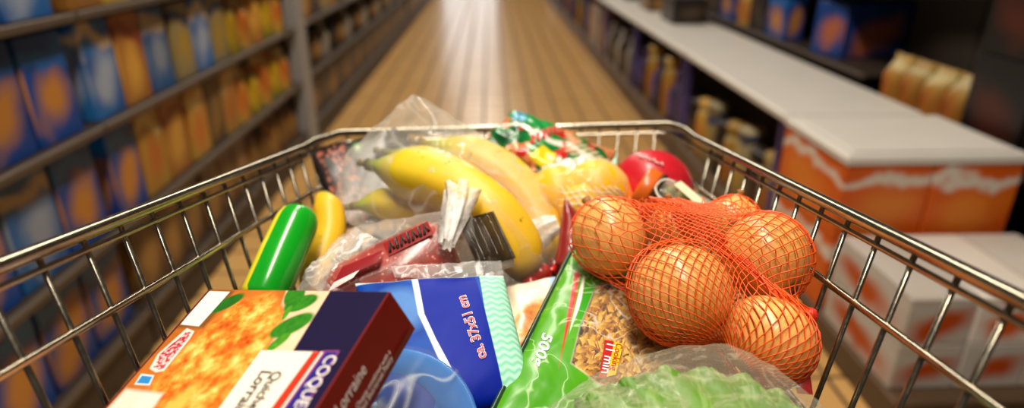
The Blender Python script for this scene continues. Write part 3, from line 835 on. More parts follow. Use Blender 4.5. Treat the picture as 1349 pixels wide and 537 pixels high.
bp += [P(*q) for q in ((545, 122, .71), (538, 128, .71), (556, 128, .71), (575, 143, .705), (600, 160, .70), (520, 152, .705), (451, 268, .665), (452, 284, .66), (470, 300, .64), (733, 296, .64), (730, 315, .63), (705, 372, .60), (640, 335, .60))]
m_bagf = film('banana_bag_film', .045, .16, 'f2eee2', 34, .10, edge=.34, bump=.4)
bb = tag(empty('banana_bag', P(600, 330, .62)), 'clear crinkled plastic bag around the bananas', 'plastic bag')
make('film', shell(bp, P(590, 255, .66), CUP, 96, 64, .0032, 3, 34), m_bagf, bb)
b = B('bunched_film'); nn = b.noise(1, 4, .6, vec=b.scaled((60, 60, 220)))
m_bun = b.done(b.film_over(b.m('MULTIPLY_ADD', nn, .8, .15, clamp=True), b.bsdf('f0eeea', .25, 0, .8, b.bump(nn, .6, .003))))
def twist(name, pts, rad, parent, mat=m_bun, flat=.5, seed=1):
    sp = spline([P(*p) for p in pts], 6); N = len(sp); g = G(); n = 22
    g.tube(sp, [rad[0] + (rad[1] - rad[0]) * i / (N - 1) for i in range(N)], n, caps=False)
    for i in range(N):
        for k in range(n):
            q = g.v[i * n + k]; f = 1 + .34 * math.cos(6 * 2 * PI * k / n + i * .12 + seed) + .18 * math.cos(9 * 2 * PI * k / n + seed * 3)
            d = (q - sp[i]) * f; d -= VIEW * d.dot(VIEW) * (1 - flat); g.v[i * n + k] = sp[i] + d
    return make(name, g, mat, parent)
twist('bag_tail', [(606, 252, .575), (603, 272, .560), (596, 298, .535), (589, 322, .515)], (.0135, .0055), bb, seed=2)
twist('bag_gather', [(735, 294, .622), (720, 300, .622), (706, 308, .622)], (.007, .013), bb, seed=4)

# ---- vacuum packed sausage
b = B('sausage'); n1 = b.noise(60, 4, .6); vz = b.voro(230, out=0)
c = b.mix(n1, '8c2c2c', 'b85a50'); c = b.mix(vz.below(.25, .1) * .8, c, 'd8a090'); c = b.mix(b.noise(25, 2).below(.4, .1) * .5, c, '6a1a1c')
m_sau = b.done(b.bsdf(c, .3, 0, .5, b.bump(n1, .3, .002), coat=.4))
A, Bq = P(440, 408, .545), P(598, 327, .562); L = (Bq - A).length; r = .034; MS = axisM(A, Bq)
sg_ = tag(empty('sausage', A), 'fat red sausage packed under clear film below the bananas', 'sausage')
g = G(); g.lathe([(0, -.004), (r * .5, -.002), (r * .85, .006), (r, .018), (r * 1.02, L * .5), (r * .98, L - .016), (r * .84, L - .005), (r * .45, L), (0, L + .001)], 30, MS); make('body', g, m_sau, sg_)
def onS(t, ang, rr=1.03): return MS @ Vector((r * rr * math.cos(ang), r * rr * math.sin(ang), t * L))
m_redl = plain('red_label', '8c1414', .4); m_blkp = plain('black_ink', '1c1010', .4)
fa = None
for k in range(72):                                           # the angle facing the eye
    a_ = k * PI / 36
    if fa is None or (onS(.6, a_) - EYE).length < (onS(.6, fa) - EYE).length: fa = a_
sgn = 1 if (proj(onS(.6, fa + .4))[1] < proj(onS(.6, fa - .4))[1]) else -1   # towards the upper edge
g = G(); g.grid(lambda u, v: onS(.55 + .36 * u, fa + sgn * (.55 + .5 * v), 1.035), 14, 6); make('brand_label', g, m_redl, sg_)
g = G()
for k in range(7):
    u0 = .57 + k * .046; g.tube([onS(u0 + .016 * (k % 2), fa + sgn * .62, 1.05), onS(u0 + .03, fa + sgn * .98, 1.05), onS(u0 + .04 - .02 * (k % 2), fa + sgn * .66, 1.05)], .0013, 5)
make('label_lettering', g, m_blkp, sg_)
fp = []
for i in range(9): fp += ball_pts(A.lerp(Bq, i / 8), r * 1.07, 18)
fp += [P(*q) for q in ((398, 376, .575), (402, 362, .58), (404, 378, .57), (452, 302, .60), (520, 292, .60), (470, 300, .60))]
m_vac = film('sausage_film', .05, .22, 'f2ece6', 40, .10, edge=.30, bump=.35)
make('film', shell(fp, P(515, 352, .56), VIEW, 80, 48, .0022, 9, 45), m_vac, sg_)
g = G(); fl, bk_, n_ = sheet([P(452, 352, .520), P(505, 330, .522), P(498, 346, .515), P(440, 372, .512)], .001, 0, .001, 3); g.grid(fl, 10, 6)
make('end_label', g, plain('dark_red_label', '8c1a20', .35), sg_)
g = G(); fl, bk_, n_ = sheet([P(440, 372, .510), P(474, 356, .512), P(466, 366, .507), P(432, 384, .507)], .0005, 0, .001, 3); g.grid(fl, 8, 4); make('white_label', g, plain('white_label', 'e0d8d4', .4), sg_)
g = G(); fl, bk_, n_ = sheet([P(398, 366, .548), P(468, 300, .578), P(500, 316, .552), P(420, 384, .525)], .006, 0, .005, 6, 2, 90)
g.grid(fl, 40, 24); make('film_tail', g, film('tail_film', .14, .5, 'f4f0ec', 90, .12, edge=.35, bump=.6), sg_)

# ---- clear plastic tub beside the sausage
c4 = [P(606, 292, .552), P(649, 281, .556), P(677, 340, .530), P(634, 354, .525)]
b = B('clear_tub'); lw = b.n('ShaderNodeLayerWeight'); lw.inputs[0].default_value = .4
m_tub = b.done(b.film_over(b.m('MULTIPLY_ADD', X(b, lw.outputs[1]), .5, .28, clamp=True), b.bsdf('3a342c', .08, 0, .7), (.55, .53, .48)))
tb = tag(empty('plastic_tub', (c4[2] + c4[3]) / 2), 'clear grey plastic tub between the sausage and the bananas', 'tub')
fr, bk, n_ = sheet(c4, .005, 0, .0006, 5, 8)
g = G(); g.grid(lambda u, v: fr(u, v) + n_ * .0016 * math.cos(u * 5 * PI), 40, 12); q4 = [fr(0, 0), fr(1, 0), fr(1, 1), fr(0, 1)]; dn = -n_ * .014
q8 = q4 + [p + dn for p in q4]; g.add(q8, [(0, 4, 5, 1), (1, 5, 6, 2), (2, 6, 7, 3), (3, 7, 4, 0), (4, 7, 6, 5)]); make('body', g, m_tub, tb)
g = G(); g.tube([p + n_ * .001 for p in q4], .0016, 8, closed=True); make('lip', g, m_tub, tb)

# ---- blue pack of freezer bags
c4 = [P(468, 374, .505), P(663, 364, .515), P(702, 520, .440), P(505, 575, .410)]
fr, bk, n_ = sheet(c4, .013, .0, .0022, 11, 4, 30)
def up(*pts): return [uv_of(fr, *p) for p in pts]
b = B('blue_pack_print'); u, v = b.uv(); nl = b.noise(18, 3)
cbase = b.mix(b.m('MULTIPLY_ADD', nl, 2.4, -.75, clamp=True), '082480', '1f5cb8')
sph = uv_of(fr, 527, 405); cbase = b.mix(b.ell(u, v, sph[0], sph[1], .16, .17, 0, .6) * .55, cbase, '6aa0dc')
lw_ = up((541, 362), (612, 362), (620, 400), (640, 500), (645, 600), (643, 600), (609, 537), (576, 468), (551, 413))
c = b.mix(b.poly(u, v, lw_, .01), cbase, 'eef4f4')
wv = b.m('SINE', (v * 120.0 + b.m('SINE', u * 75.0) * 1.2))
mint = b.mix(b.m('MULTIPLY_ADD', wv, .35, .35, clamp=True), 'b4e6d2', '5fbf9a')
rt = up((618, 340), (700, 340), (760, 600), (668, 600), (655, 516), (634, 424))
c = b.mix(b.poly(u, v, rt, .006), c, mint)
c = b.mix(b.poly(u, v, up((549, 364), (626, 365), (643, 424), (663, 512), (668, 600), (650, 600), (618, 537), (584, 468), (559, 413)), .006), c, b.mix(nl, '041a84', '06249c'))
c = b.mix(v.below(.025, .02), c, 'd8efe6')
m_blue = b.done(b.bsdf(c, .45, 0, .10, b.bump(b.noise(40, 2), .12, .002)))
bl = tag(empty('freezer_bag_pack', (c4[2] + c4[3]) / 2), 'flat blue freezer bag pack with a pale green wavy edge', 'pack')
make('sleeve', bag_geo(fr, bk, 44, 44), m_blue, bl)
m_redp = plain('red_print', 'e02a3a', .4); m_whp = plain('white_print_bold', 'f2eef4', .4)
t0 = uv_of(fr, 641, 470); t1 = uv_of(fr, 609, 378); pl = uv_of(fr, 629, 475)
ln = math.hypot(t1[0] - t0[0], t1[1] - t0[1]); du = ((t1[0] - t0[0]) / ln, (t1[1] - t0[1]) / ln); dv = (pl[0] - t0[0], pl[1] - t0[1]); k = math.hypot(*dv); dv = (dv[0] / k, dv[1] / k)
drape_text('lettering_outline', 'ca. 37x51 cm', fr, t0[0], t0[1], du, dv, .0945 * 1.0, m_whp, bl, .0007, .045)
drape_text('lettering', 'ca. 37x51 cm', fr, t0[0], t0[1], du, dv, .0945 * 1.0, m_redp, bl, .0011, .012)
g = G(); fl, bk_, _ = sheet([P(515, 352, .515), P(660, 343, .525), P(664, 368, .513), P(520, 366, .505)], .002, 0, .003, 4, 2, 60); g.grid(fl, 30, 8)
make('clear_header', g, film('header_film', .16, .4, 'f0f0ee', 70, .1, edge=.4), bl)

# ---- round blue plastic bowl, wrapped in film
b = B('blue_plastic'); m_bp = b.done(b.bsdf(b.mix(b.noise(12, 2), '1258b0', '3486d4'), .3, 0, .4))
cc = P(478, 582, .390); nn = (DIR(-.12, -.25, .95)).normalized(); MB_ = axisM(cc, cc + nn)
bw = tag(empty('plastic_bowl', cc), 'light blue round plastic bowl half under the quiche box', 'bowl')
R_ = .071
g = G(); g.lathe([(.020, -.020), (.040, -.020), (.052, -.012), (.054, -.003), (R_ - .004, .0005), (R_ - .002, .002), (R_, .001), (R_, -.003), (R_ - .004, -.006), (.058, -.010), (.046, -.021), (.02, -.021)], 48, MB_); make('body', g, m_bp, bw)
g = G(); g.lathe([(.026, -.0145), (.0275, -.0135), (.029, -.0145)], 40, MB_); g.lathe([(.036, -.0145), (.0375, -.0135), (.039, -.0145)], 40, MB_); make('ring_rib', g, plain('pale_blue_plastic', '8abce8', .3), bw)
g = G(); q = [(0, .004)] + [(R_ * (i / 12), .004 + .0015 * math.sin(i * 2.2)) for i in range(1, 13)]
g.lathe(q, 48, MB_)
for i, p in enumerate(g.v): g.v[i] = p + nn * .004 * nz(p, 70, 8)
make('film', g, film('bowl_film', .0, .30, 'eef4fa', 34, .15, edge=.10, bump=.3, spec=.3), bw)

# ---- pale bag with an orange picture
c4 = [P(660, 380, .570), P(738, 366, .580), P(728, 470, .515), P(664, 476, .505)]
fr, bk, n_ = sheet(c4, .010, 0, .003, 13, 2.5, 50)
b = B('pale_pack_print'); u, v = b.uv(); n1 = b.noise(60, 4, .6)
c = b.mix(b.noise(20, 3), 'f0dcb8', 'f4ead8'); c = b.mix(b.ell(u, v, .55, .62, .42, .22, -.3, .5), c, b.ramp(n1, [(.3, 'b05a1c'), (.5, 'e09a4a'), (.65, 'f4e4cc')]))
c = b.mix(b.poly(u, v, [(.75, -.1), (1.1, -.1), (1.1, .35), (.85, .3)], .1), c, 'a8c4e0'); c = b.mix(b.ell(u, v, .5, .95, .3, .1, 0, .4), c, 'c05a20')
pp = tag(make('food_bag', bag_geo(fr, bk, 24, 24), b.done(b.bsdf(c, .3, 0, .5, coat=.3))), 'cream food bag with an orange picture between blue and green packs', 'food bag')

# ---- small red sweets and the dark red packet
m_cr = plain('red_foil', 'c01818', .2, coat=.5); m_cr2 = plain('dark_foil', '5a1018', .25, coat=.5)
def candy(px, py, D, r, ang, label, mt):
    c = P(px, py, D); d = CRT * math.cos(ang) + CUP * math.sin(ang); g = G()
    T = [-2.0, -1.7, -1.15, -1.0, -.8, -.4, 0, .4, .8, 1.0, 1.15, 1.7, 2.0]; Rr = [.75, .6, .25, .5, .8, 1, 1.05, 1, .8, .5, .25, .6, .75]
    g.tube([c + d * (t * r) for t in T], [q * r for q in Rr], 14, caps=False)
    for i, p in enumerate(g.v): g.v[i] = p + (p - c).normalized() * (.0016 * nz(p, 260, px))
    return tag(make('wrapped_sweet', g, mt), label, 'sweet', 'red sweets behind the green pasta bag')
candy(712, 360, .605, .0095, .3, 'bright red wrapped sweet beside the banana tips', m_cr)
candy(730, 352, .615, .008, 1.0, 'dark red wrapped sweet next to the dark red packet', m_cr2)
candy(700, 372, .60, .008, -.6, 'red wrapped sweet lying lowest behind the cream bag', m_cr)
c4 = [P(743, 262, .645), P(768, 290, .64), P(768, 356, .585), P(731, 348, .59)]
fr, bk, n_ = sheet(c4, .008, .0, .0015, 17, 2, 70)
b = B('dark_red_print'); u, v = b.uv(); c = b.mix(b.noise(30, 3), '6a1414', '8e2018'); c = b.mix(b.poly(u, v, [(.55, .05), (1, .25), (1, .45), (.6, .3)], .03), c, 'c8c0b8')
dp = tag(make('foil_packet', bag_geo(fr, bk, 18, 24), b.done(b.bsdf(c, .22, 0, .5, coat=.4))), 'pointed dark red foil packet left of the onions', 'packet')

# ---- green pasta bag with a clear window
c4 = [P(757, 322, .605), P(965, 425, .560), P(960, 575, .440), P(632, 575, .402)]
fr, bk, n_ = sheet(c4, .017, .0, .0026, 19, 2.6, 36)
b = B('pasta_bag_print'); u, v = b.uv(); nl = b.noise(25, 3)
c = b.mix(nl, '2f7f0a', '58a814')
L1_ = up2 = [uv_of(fr, *p) for p in ((757, 322), (700, 420), (632, 570), (600, 570), (700, 300))]
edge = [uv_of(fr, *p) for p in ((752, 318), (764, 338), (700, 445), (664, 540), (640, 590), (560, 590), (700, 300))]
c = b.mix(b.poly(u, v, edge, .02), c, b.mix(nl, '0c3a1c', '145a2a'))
c = b.mix(b.poly(u, v, [uv_of(fr, *p) for p in ((757, 356), (767, 360), (757, 400), (741, 486), (736, 486), (748, 410))], .008), c, 'c41c20')
c = b.mix(b.poly(u, v, [uv_of(fr, *p) for p in ((768, 362), (777, 370), (765, 400), (748, 500), (743, 515), (740, 515), (752, 430))], .008), c, 'f0efe6')
c = b.mix(b.poly(u, v, [uv_of(fr, *p) for p in ((777, 372), (784, 378), (774, 400), (760, 440), (764, 400))], .008), c, '2f9a20')
win = b.poly(u, v, [uv_of(fr, *p) for p in ((786, 374), (930, 390), (990, 425), (975, 580), (800, 515), (752, 478), (764, 430))], .012)
cr = b.noise(26, 2, .5, dist=.8); crs = b.m('ABSOLUTE', cr - .5).below(.008, .016)
lw = b.n('ShaderNodeLayerWeight'); lw.inputs[0].default_value = .3
opac = b.m('MAXIMUM', 1.0 - win, b.m('ADD', X(b, lw.outputs[1]) * .2 + crs * .4, .02, clamp=True))
col = b.mix(win, c, 'f4f0e6')
col = b.mix(crs * .5 * (1.0 - win), col, 'd8ecc0')
m_pb = b.done(b.film_over(opac, b.bsdf(col, .28, 0, .35, b.bump(cr, .3, .004), coat=.1)))
pb = tag(empty('pasta_bag', (c4[2] + c4[3]) / 2), 'green pasta bag with a clear window showing spiral pasta', 'food bag')
make('bag_skin', bag_geo(fr, bk, 56, 56), m_pb, pb)
b = B('pasta'); m_pas = b.done(b.bsdf(b.mix(b.noise(90, 3), 'e4ac34', 'f8d468'), .5, 0, .3))
g = G(); Lp, rp = .028, .0056                      # one spiral: three blades around an axis
for k3 in range(3):
    g.grid(lambda u, v, k3=k3: Vector(((v * rp) * math.cos(u * 9.5 + k3 * 2.0944), (v * rp) * math.sin(u * 9.5 + k3 * 2.0944), (u - .5) * Lp)), 12, 1)
p0 = make('pasta_spiral', g, m_pas, local=True); kk = 0
wp_ = [uv_of(fr, *p) for p in ((789, 377), (905, 398), (960, 430), (950, 560), (800, 506), (763, 477), (772, 430))]
def inside(u, v, pts):
    s = [(pts[(i + 1) % len(pts)][0] - pts[i][0]) * (v - pts[i][1]) - (pts[(i + 1) % len(pts)][1] - pts[i][1]) * (u - pts[i][0]) for i in range(len(pts))]
    return all(q > 0 for q in s) or all(q < 0 for q in s)
rg = random.Random(5)
for layer in range(3):
    for a_ in range(20):
        for c_ in range(16):
            u = (a_ + rg.random()) / 20; v = (c_ + rg.random()) / 16
            if not inside(u, v, wp_) or u > .97: continue
            if layer and rg.random() < .35: continue
            f0, b0 = fr(u, v), bk(u, v); th = (f0 - b0).length
            o = p0 if kk == 0 else p0.copy()
            if kk: COL.objects.link(o)
            o.parent = pb
            o.location = f0 - n_ * min(th * .8, .0075 + layer * .0065) - Vector(pb['_o'])
            dr = (fr(min(.99, u + .05), v) - f0).normalized(); dl = n_.cross(dr); a2 = rg.random() * PI
            ax = (dr * math.cos(a2) + dl * math.sin(a2) + n_ * rg.uniform(-.25, .25)).normalized()
            o.rotation_euler = ax.to_track_quat('Z', 'Y').to_euler(); kk += 1
t0 = uv_of(fr, 716, 437); t1 = uv_of(fr, 700, 482); pl = uv_of(fr, 727, 441)
def frame2(t0, t1, pl):
    a_ = math.hypot(t1[0] - t0[0], t1[1] - t0[1]); bq = math.hypot(pl[0] - t0[0], pl[1] - t0[1])
    return ((t1[0] - t0[0]) / a_, (t1[1] - t0[1]) / a_), ((pl[0] - t0[0]) / bq, (pl[1] - t0[1]) / bq), a_
du, dv, ln = frame2(t0, t1, pl)
drape_text('weight_lettering', '500g', fr, t0[0], t0[1], du, dv, ln / 2.1, m_whp, pb, .0009, .02)
lq = [uv_of(fr, *p) for p in ((797, 447), (809, 449.5), (799, 496), (788, 498))]; ly = [uv_of(fr, *p) for p in ((809, 449.5), (821, 452), (811, 493), (799, 496))]
def patch(name, q, mt, par, lift):
    g = G()
    def f(u, v):
        a_ = (q[0][0] * (1 - u) * (1 - v) + q[1][0] * u * (1 - v) + q[2][0] * u * v + q[3][0] * (1 - u) * v, q[0][1] * (1 - u) * (1 - v) + q[1][1] * u * (1 - v) + q[2][1] * u * v + q[3][1] * (1 - u) * v)
        p = fr(*a_); return p - (p - EYE).normalized() * lift
    g.grid(f, 8, 10); return make(name, g, mt, par)
patch('red_label', lq, plain('label_red', 'b01c1c', .35), pb, .0007); patch('yellow_label', ly, plain('label_yellow', 'f0b81c', .35), pb, .0007)
t0 = uv_of(fr, 812, 451); t1 = uv_of(fr, 802, 494); pl = uv_of(fr, 820, 453); du, dv, ln = frame2(t0, t1, pl)
drape_text('label_lettering', 'Cooking', fr, t0[0], t0[1], du, dv, ln / 4.0, plain('red_ink', 'a82018', .4), pb, .0011, .01)
t0 = uv_of(fr, 800, 449); t1 = uv_of(fr, 791, 496); pl = uv_of(fr, 808, 451); du, dv, ln = frame2(t0, t1, pl)
drape_text('label_lettering', '11 min', fr, t0[0], t0[1], du, dv, ln / 3.0, m_whp, pb, .0011, .01)
g = G(); sp = [fr(.0, v / 20) + toward(fr(0, v / 20)) * .001 for v in range(21)]
g.tube(sp, .0022, 6); make('side_seam', g, plain('dark_green_seam', '0e3a1e', .3, coat=.4), pb)

# ---- onions in an orange net
b = B('onion_skin'); u, v = b.uv(); n1 = b.noise(20, 4, .6)
ln_ = b.noise(1, 3, .6, vec=b.scaled((46, 2.2, 1), 'UV'))
c = b.mix(n1, 'e09438', 'f6bc66'); c = b.mix(b.m('MULTIPLY_ADD', ln_, 3.0, -1.2, clamp=True) * .55, c, 'f2c888')
c = b.mix(b.m('ABSOLUTE', ln_ - .5).below(.010, .02) * .4, c, '8c5a24'); c = b.mix(v.below(.08, .1), c, '8a5a2a'); c = b.mix((1.0 - v).below(.08, .1), c, '7a4a20')
m_on = b.done(b.bsdf(c, .27, 0, .5, b.bump(ln_, .15, .002)))
m_neck = plain('onion_neck', '9a6a34', .7)
ON = [(803, 312, .540, 52, (.92, 1.0, 1.06), (-.4, .85, .45), 'pale onion at the left end of the orange net'),
      (897, 387, .465, 67, (1, 1, .96), (.15, .9, .45), 'largest onion in the orange net, front and centre'),
      (1008, 338, .485, 58, (1, 1, 1.0), (-.35, .9, .3), 'shiny onion at the right of the orange net by the trolley side'),
      (1012, 448, .445, 61, (1, 1, .95), (.7, .6, .5), 'front right onion in the orange net above the lettuce'),
      (966, 294, .560, 37, (1, 1, .95), (.2, .3, .9), 'small onion at the back of the net by the trolley side'),
      (888, 300, .560, 38, (1, 1, .95), (-.2, .2, .9), 'onion hidden under bunched net behind the largest one')]
prof = [(.0, -.93), (.10, -.93), (.30, -.88), (.56, -.76), (.80, -.54), (.95, -.24), (1.0, .04), (.95, .34), (.82, .58), (.62, .77), (.40, .90), (.22, 1.0), (.14, 1.08), (.12, 1.13)]
onr = []; osph = []
for (px, py, D, rp_, sc, ax, lb) in ON:
    r = rp_ * D / F; c = P(px, py, D); osph.append((c, r * 1.0)); q = DIR(*ax).normalized().to_track_quat('Z', 'Y')
    if not onr:
        e = empty('onion', (0, 0, 0)); g = G(); g.lathe(prof, 32); make('bulb', g, m_on, e, local=True)
        g = G(); g.lathe([(.13, 1.08), (.10, 1.16), (.14, 1.26), (.05, 1.3)], 12); make('neck', g, m_neck, e, local=True)
        g = G()
        for k in range(9): g.tube([(0, 0, -.9), (.06 * math.cos(k), .06 * math.sin(k), -.96), (.10 * math.cos(k * 1.3), .1 * math.sin(k * 1.3), -1.0)], .012, 4)
        make('root', g, m_neck, e, local=True)
        o = e
    else: o = copy_tree(onr[0])
    onr.append(o); o.location = c; o.rotation_mode = 'QUATERNION'; o.rotation_quaternion = q; o.scale = tuple(r * s for s in sc)
    tag(o, lb, 'onion', 'onions in the orange net')
hp = []
for c, r in osph: hp += ball_pts(c, r * 1.02, 60)
tree = hull_bvh(hp); ctr = P(925, 362, .500)
def exitr(d):
    best = 0
    for c, r in osph:
        oc = ctr - c; bq = oc.dot(d); cc_ = oc.dot(oc) - (r * 1.02) ** 2; ds = bq * bq - cc_
        if ds > 0: best = max(best, -bq + math.sqrt(ds))
    return best
pole = (P(890, 262, .58) - ctr).normalized(); xq = pole.orthogonal().normalized(); yq = pole.cross(xq)
NU, NV = 50, 44; GRID = []; RR = []
for j in range(NV + 1):
    th = PI * (.03 + .94 * j / NV); row = []; rr = []
    for i in range(NU):
        ph = 2 * PI * (i + .5 * (j % 2)) / NU
        d = pole * math.cos(th) + (xq * math.cos(ph) + yq * math.sin(ph)) * math.sin(th)
        h = tree.ray_cast(ctr, d); hr = (h[0] - ctr).length if h[0] else .06; ex = exitr(d)
        r = max(ex + .0008, ex * .62 + hr * .38) if ex > .3 * hr else hr * .9
        row.append(d); rr.append((r, ex))
    GRID.append(row); RR.append(rr)
RS = [[q[0] for q in rr] for rr in RR]
for it in range(3):
    RS = [[(RS[j][i] * 2 + RS[max(0, j - 1)][i] + RS[min(NV, j + 1)][i] + RS[j][i - 1] + RS[j][(i + 1) % NU]) / 6 for i in range(NU)] for j in range(NV + 1)]
    RS = [[max(RS[j][i], RR[j][i][1] + .0009) for i in range(NU)] for j in range(NV + 1)]
m_net = plain('orange_net', 'f05a10', .45, var=.2, scale=90)
nb_ = tag(empty('onion_net', P(925, 480, .52)), 'orange mesh net bag stretched over the onions', 'net bag')
def npnt(j, i): return ctr + GRID[j][i % NU] * RS[j][i % NU]
g = G()
for j in range(NV):
    for i in range(NU):
        a_ = npnt(j, i)
        for di in ((0, -1) if j % 2 == 0 else (0, 1)):
            g.tube([a_, npnt(j + 1, i + di)], .00052, 3, caps=False)
make('mesh', g, m_net, nb_)
g = G(); rg = random.Random(3)
band = [(850, 272, .565), (885, 276, .545), (915, 296, .522), (945, 318, .490), (985, 352, .458), (1022, 384, .442), (1064, 413, .440)]
for s in range(26):
    w0 = rg.uniform(-1, 1)
    g.tube(spline([P(px + w0 * (16 if i < 3 else 8) * .5 + rg.uniform(-2, 2), py - w0 * (13 if i < 4 else 4) + rg.uniform(-2, 2), D - .002 * rg.random()) for i, (px, py, D) in enumerate(band)], 5), .0005, 3, caps=False)
for s in range(46):
    x0, y0 = rg.uniform(845, 930), rg.uniform(258, 276); x1, y1 = x0 + rg.uniform(-25, 45), y0 + rg.uniform(14, 40)
    D0 = .575; g.tube(spline([P(x0, y0, D0), P((x0 + x1) / 2 + rg.uniform(-9, 9), (y0 + y1) / 2, D0 - .035), P(x1, y1, D0 - .055)], 5), .0005, 3, caps=False)
make('bunched_strands', g, m_net, nb_)
g = G(); c = P(1066, 414, .442)
for s in range(9):
    d = Vector((rg.uniform(-1, 1), rg.uniform(-1, 1), rg.uniform(-1, 1))).normalized(); e_ = d.orthogonal().normalized() * .0035; f_ = d.cross(e_).normalized() * .0045
    g.tube([c + e_ * math.cos(t * PI / 5) + f_ * math.sin(t * PI / 5) for t in range(10)], .0016, 6, closed=True)
make('knot', g, plain('red_knot', 'd02c14', .5), nb_)
g = G(); fl, bk_, _ = sheet([P(1040, 480, .434), P(1066, 488, .434), P(1070, 520, .425), P(1050, 518, .425)], .002, 0, .001, 4); g.grid(fl, 8, 8)
tg = make('net_tag', g, plain('red_tag', '9c1c1c', .4), nb_)
a0 = P(1053, 513, .4235); text('lettering', 'VE', a0, P(1058, 490, .4315) - a0, P(1046, 512, .425) - a0, .007, m_whp, nb_, bold=.02)

# ---- lettuce in a clear bag
b = B('lettuce_leaf'); u, v = b.uv(); n1 = b.noise(30, 4, .6)
ribs = b.m('ABSOLUTE', b.noise(1, 3, .6, vec=b.scaled((14, 3, 1), 'UV')) - .5).below(.03, .04)
c = b.ramp(v, [(0, 'b4be7c'), (.5, '84a040'), (.85, '57861e'), (1, '3c7412')]); c = b.mix(n1 * .5, c, '55801e'); c = b.mix(ribs * .22, c, 'c0d090')
m_let = b.done(b.bsdf(c, .4, 0, .4, b.bump(n1, .4, .003)))
LC = P(905, 640, .392); ax_ = (CRT, DIR(0, 1, 0), DIR(0, 0, 1))
lh = tag(empty('lettuce', LC - Vector((0, 0, .045))), 'pale green lettuce with ruffled leaves in the near right corner', 'lettuce')
LR = (.098, .078, .070)
LEAF = [(-1.45, 1.45, 2.5, .90, 1), (-1.4, .2, 2.0, .92, 2), (-.2, 1.4, 2.1, .93, 3), (-.95, .62, 1.92, .975, 4), (-1.4, -.3, 1.5, .955, 5), (.25, 1.4, 1.62, .96, 6), (-.9, 1.0, 1.30, .99, 7), (-.5, .4, .9, 1.0, 8)]
for (l0, l1, pe, sc, k) in LEAF:
    def leaf(u, v, l0=l0, l1=l1, pe=pe, sc=sc, k=k):
        la = l0 + (l1 - l0) * u
        edge_ = pe - .45 * (2 * u - 1) ** 2 + .06 * math.sin(u * 17 + k)
        ph = -.5 + (edge_ + .5) * v
        d = Vector((math.sin(la), -math.cos(la) * math.cos(ph), math.cos(la) * math.sin(ph)))
        e = max(v ** 7, abs(2 * u - 1) ** 8)
        rr_ = sc + .025 * nz((u * 2.5, v * 2.5, k), 1.0) + e * (.045 * math.sin(u * 40 + v * 21 + k) + .03)
        return LC + ax_[0] * d.x * LR[0] * rr_ + ax_[1] * d.y * LR[1] * rr_ + ax_[2] * d.z * LR[2] * rr_
    g = G(); g.grid(leaf, 48, 22); make('leaf', g, m_let, lh)
g = G(); g.tube([LC - Vector((0, 0, .045)), LC, LC + Vector((0, 0, .03))], [.02, .05, .03], 14); make('heart', g, m_let, lh)
fp = []
for i in range(60):
    z = 1 - 2 * (i + .5) / 60; a_ = i * 2.39996; q = math.sqrt(1 - z * z)
    fp.append(LC + ax_[0] * q * math.cos(a_) * LR[0] * 1.07 + ax_[1] * q * math.sin(a_) * LR[1] * 1.07 + ax_[2] * z * LR[2] * 1.05)
fp += [P(*q) for q in ((845, 468, .425), (890, 456, .430), (950, 450, .415), (1000, 466, .402), (1088, 534, .385), (705, 545, .41), (760, 510, .42))]
lb_ = tag(empty('lettuce_bag', LC - Vector((0, 0, .05))), 'clear plastic bag wrapped tightly around the lettuce', 'plastic bag')
b = B('lettuce_film')
wv_ = b.noise(1, 4, .6, vec=b.scaled((18, 60, 90)), dist=.5)
crs = b.m('ABSOLUTE', wv_ - .5).below(.02, .035)
lw = b.n('ShaderNodeLayerWeight'); lw.inputs[0].default_value = .35
fac = b.m('ADD', X(b, lw.outputs[1]) * .28 + crs * .16, .03, clamp=True)
m_lf = b.done(b.film_over(fac, b.bsdf('e0d4bc', .14, 0, .8, b.bump(wv_, .4, .004))))
make('film', shell(fp, LC, VIEW, 84, 44, .0022, 21, 55), m_lf, lb_)

# ---- lemons in a film bag
b = B('yellow_peel'); m_lem = b.done(b.bsdf(b.mix(b.noise(22, 3), 'e8a404', 'f8c414'), .4, 0, .45, b.bump(b.voro(420), .2, .001)))
lp = []
for (px, py, D, r, ax, lbl) in ((735, 258, .69, .033, (.8, .1, .3), 'left yellow lemon in the clear film bag'), (786, 252, .685, .035, (-.9, -.1, .2), 'right yellow lemon in the clear film bag'), (765, 275, .665, .025, (.2, .2, .9), 'small lower yellow lemon in the clear film bag')):
    c = P(px, py, D); M_ = axisM(c, c + DIR(*ax)); g = G()
    g.lathe([(0, -1.18 * r), (.12 * r, -1.15 * r), (.3 * r, -1.0 * r), (.66 * r, -.76 * r), (.9 * r, -.42 * r), (r, 0), (.9 * r, .42 * r), (.66 * r, .76 * r), (.3 * r, 1.0 * r), (.13 * r, 1.14 * r), (0, 1.17 * r)], 28, M_)
    e = tag(empty('lemon', c - Vector((0, 0, r))), lbl, 'lemon', 'lemons in the film bag'); make('body', g, m_lem, e)
    g = G(); g.lathe([(.08 * r, -1.12 * r), (.10 * r, -1.2 * r), (0, -1.22 * r)], 10, M_); make('stem_scar', g, plain('lemon_scar', '8a8a30', .6), e)
    lp += ball_pts(c, r * 1.08, 26)
lp += [P(*q) for q in ((742, 208, .735), (725, 214, .735), (700, 234, .70), (806, 216, .715), (817, 232, .69), (700, 244, .69), (812, 255, .67))]
le = tag(empty('lemon_bag', P(765, 285, .68)), 'clear film bag with white mesh strands around the lemons', 'plastic bag')
make('film', shell(lp, P(762, 252, .69), CUP, 64, 40, .0022, 31, 50), film('lemon_film', .04, .15, 'f6f2e6', 40, .10, edge=.25), le)
tl = hull_bvh(lp); g = G(); cl = P(762, 252, .69)
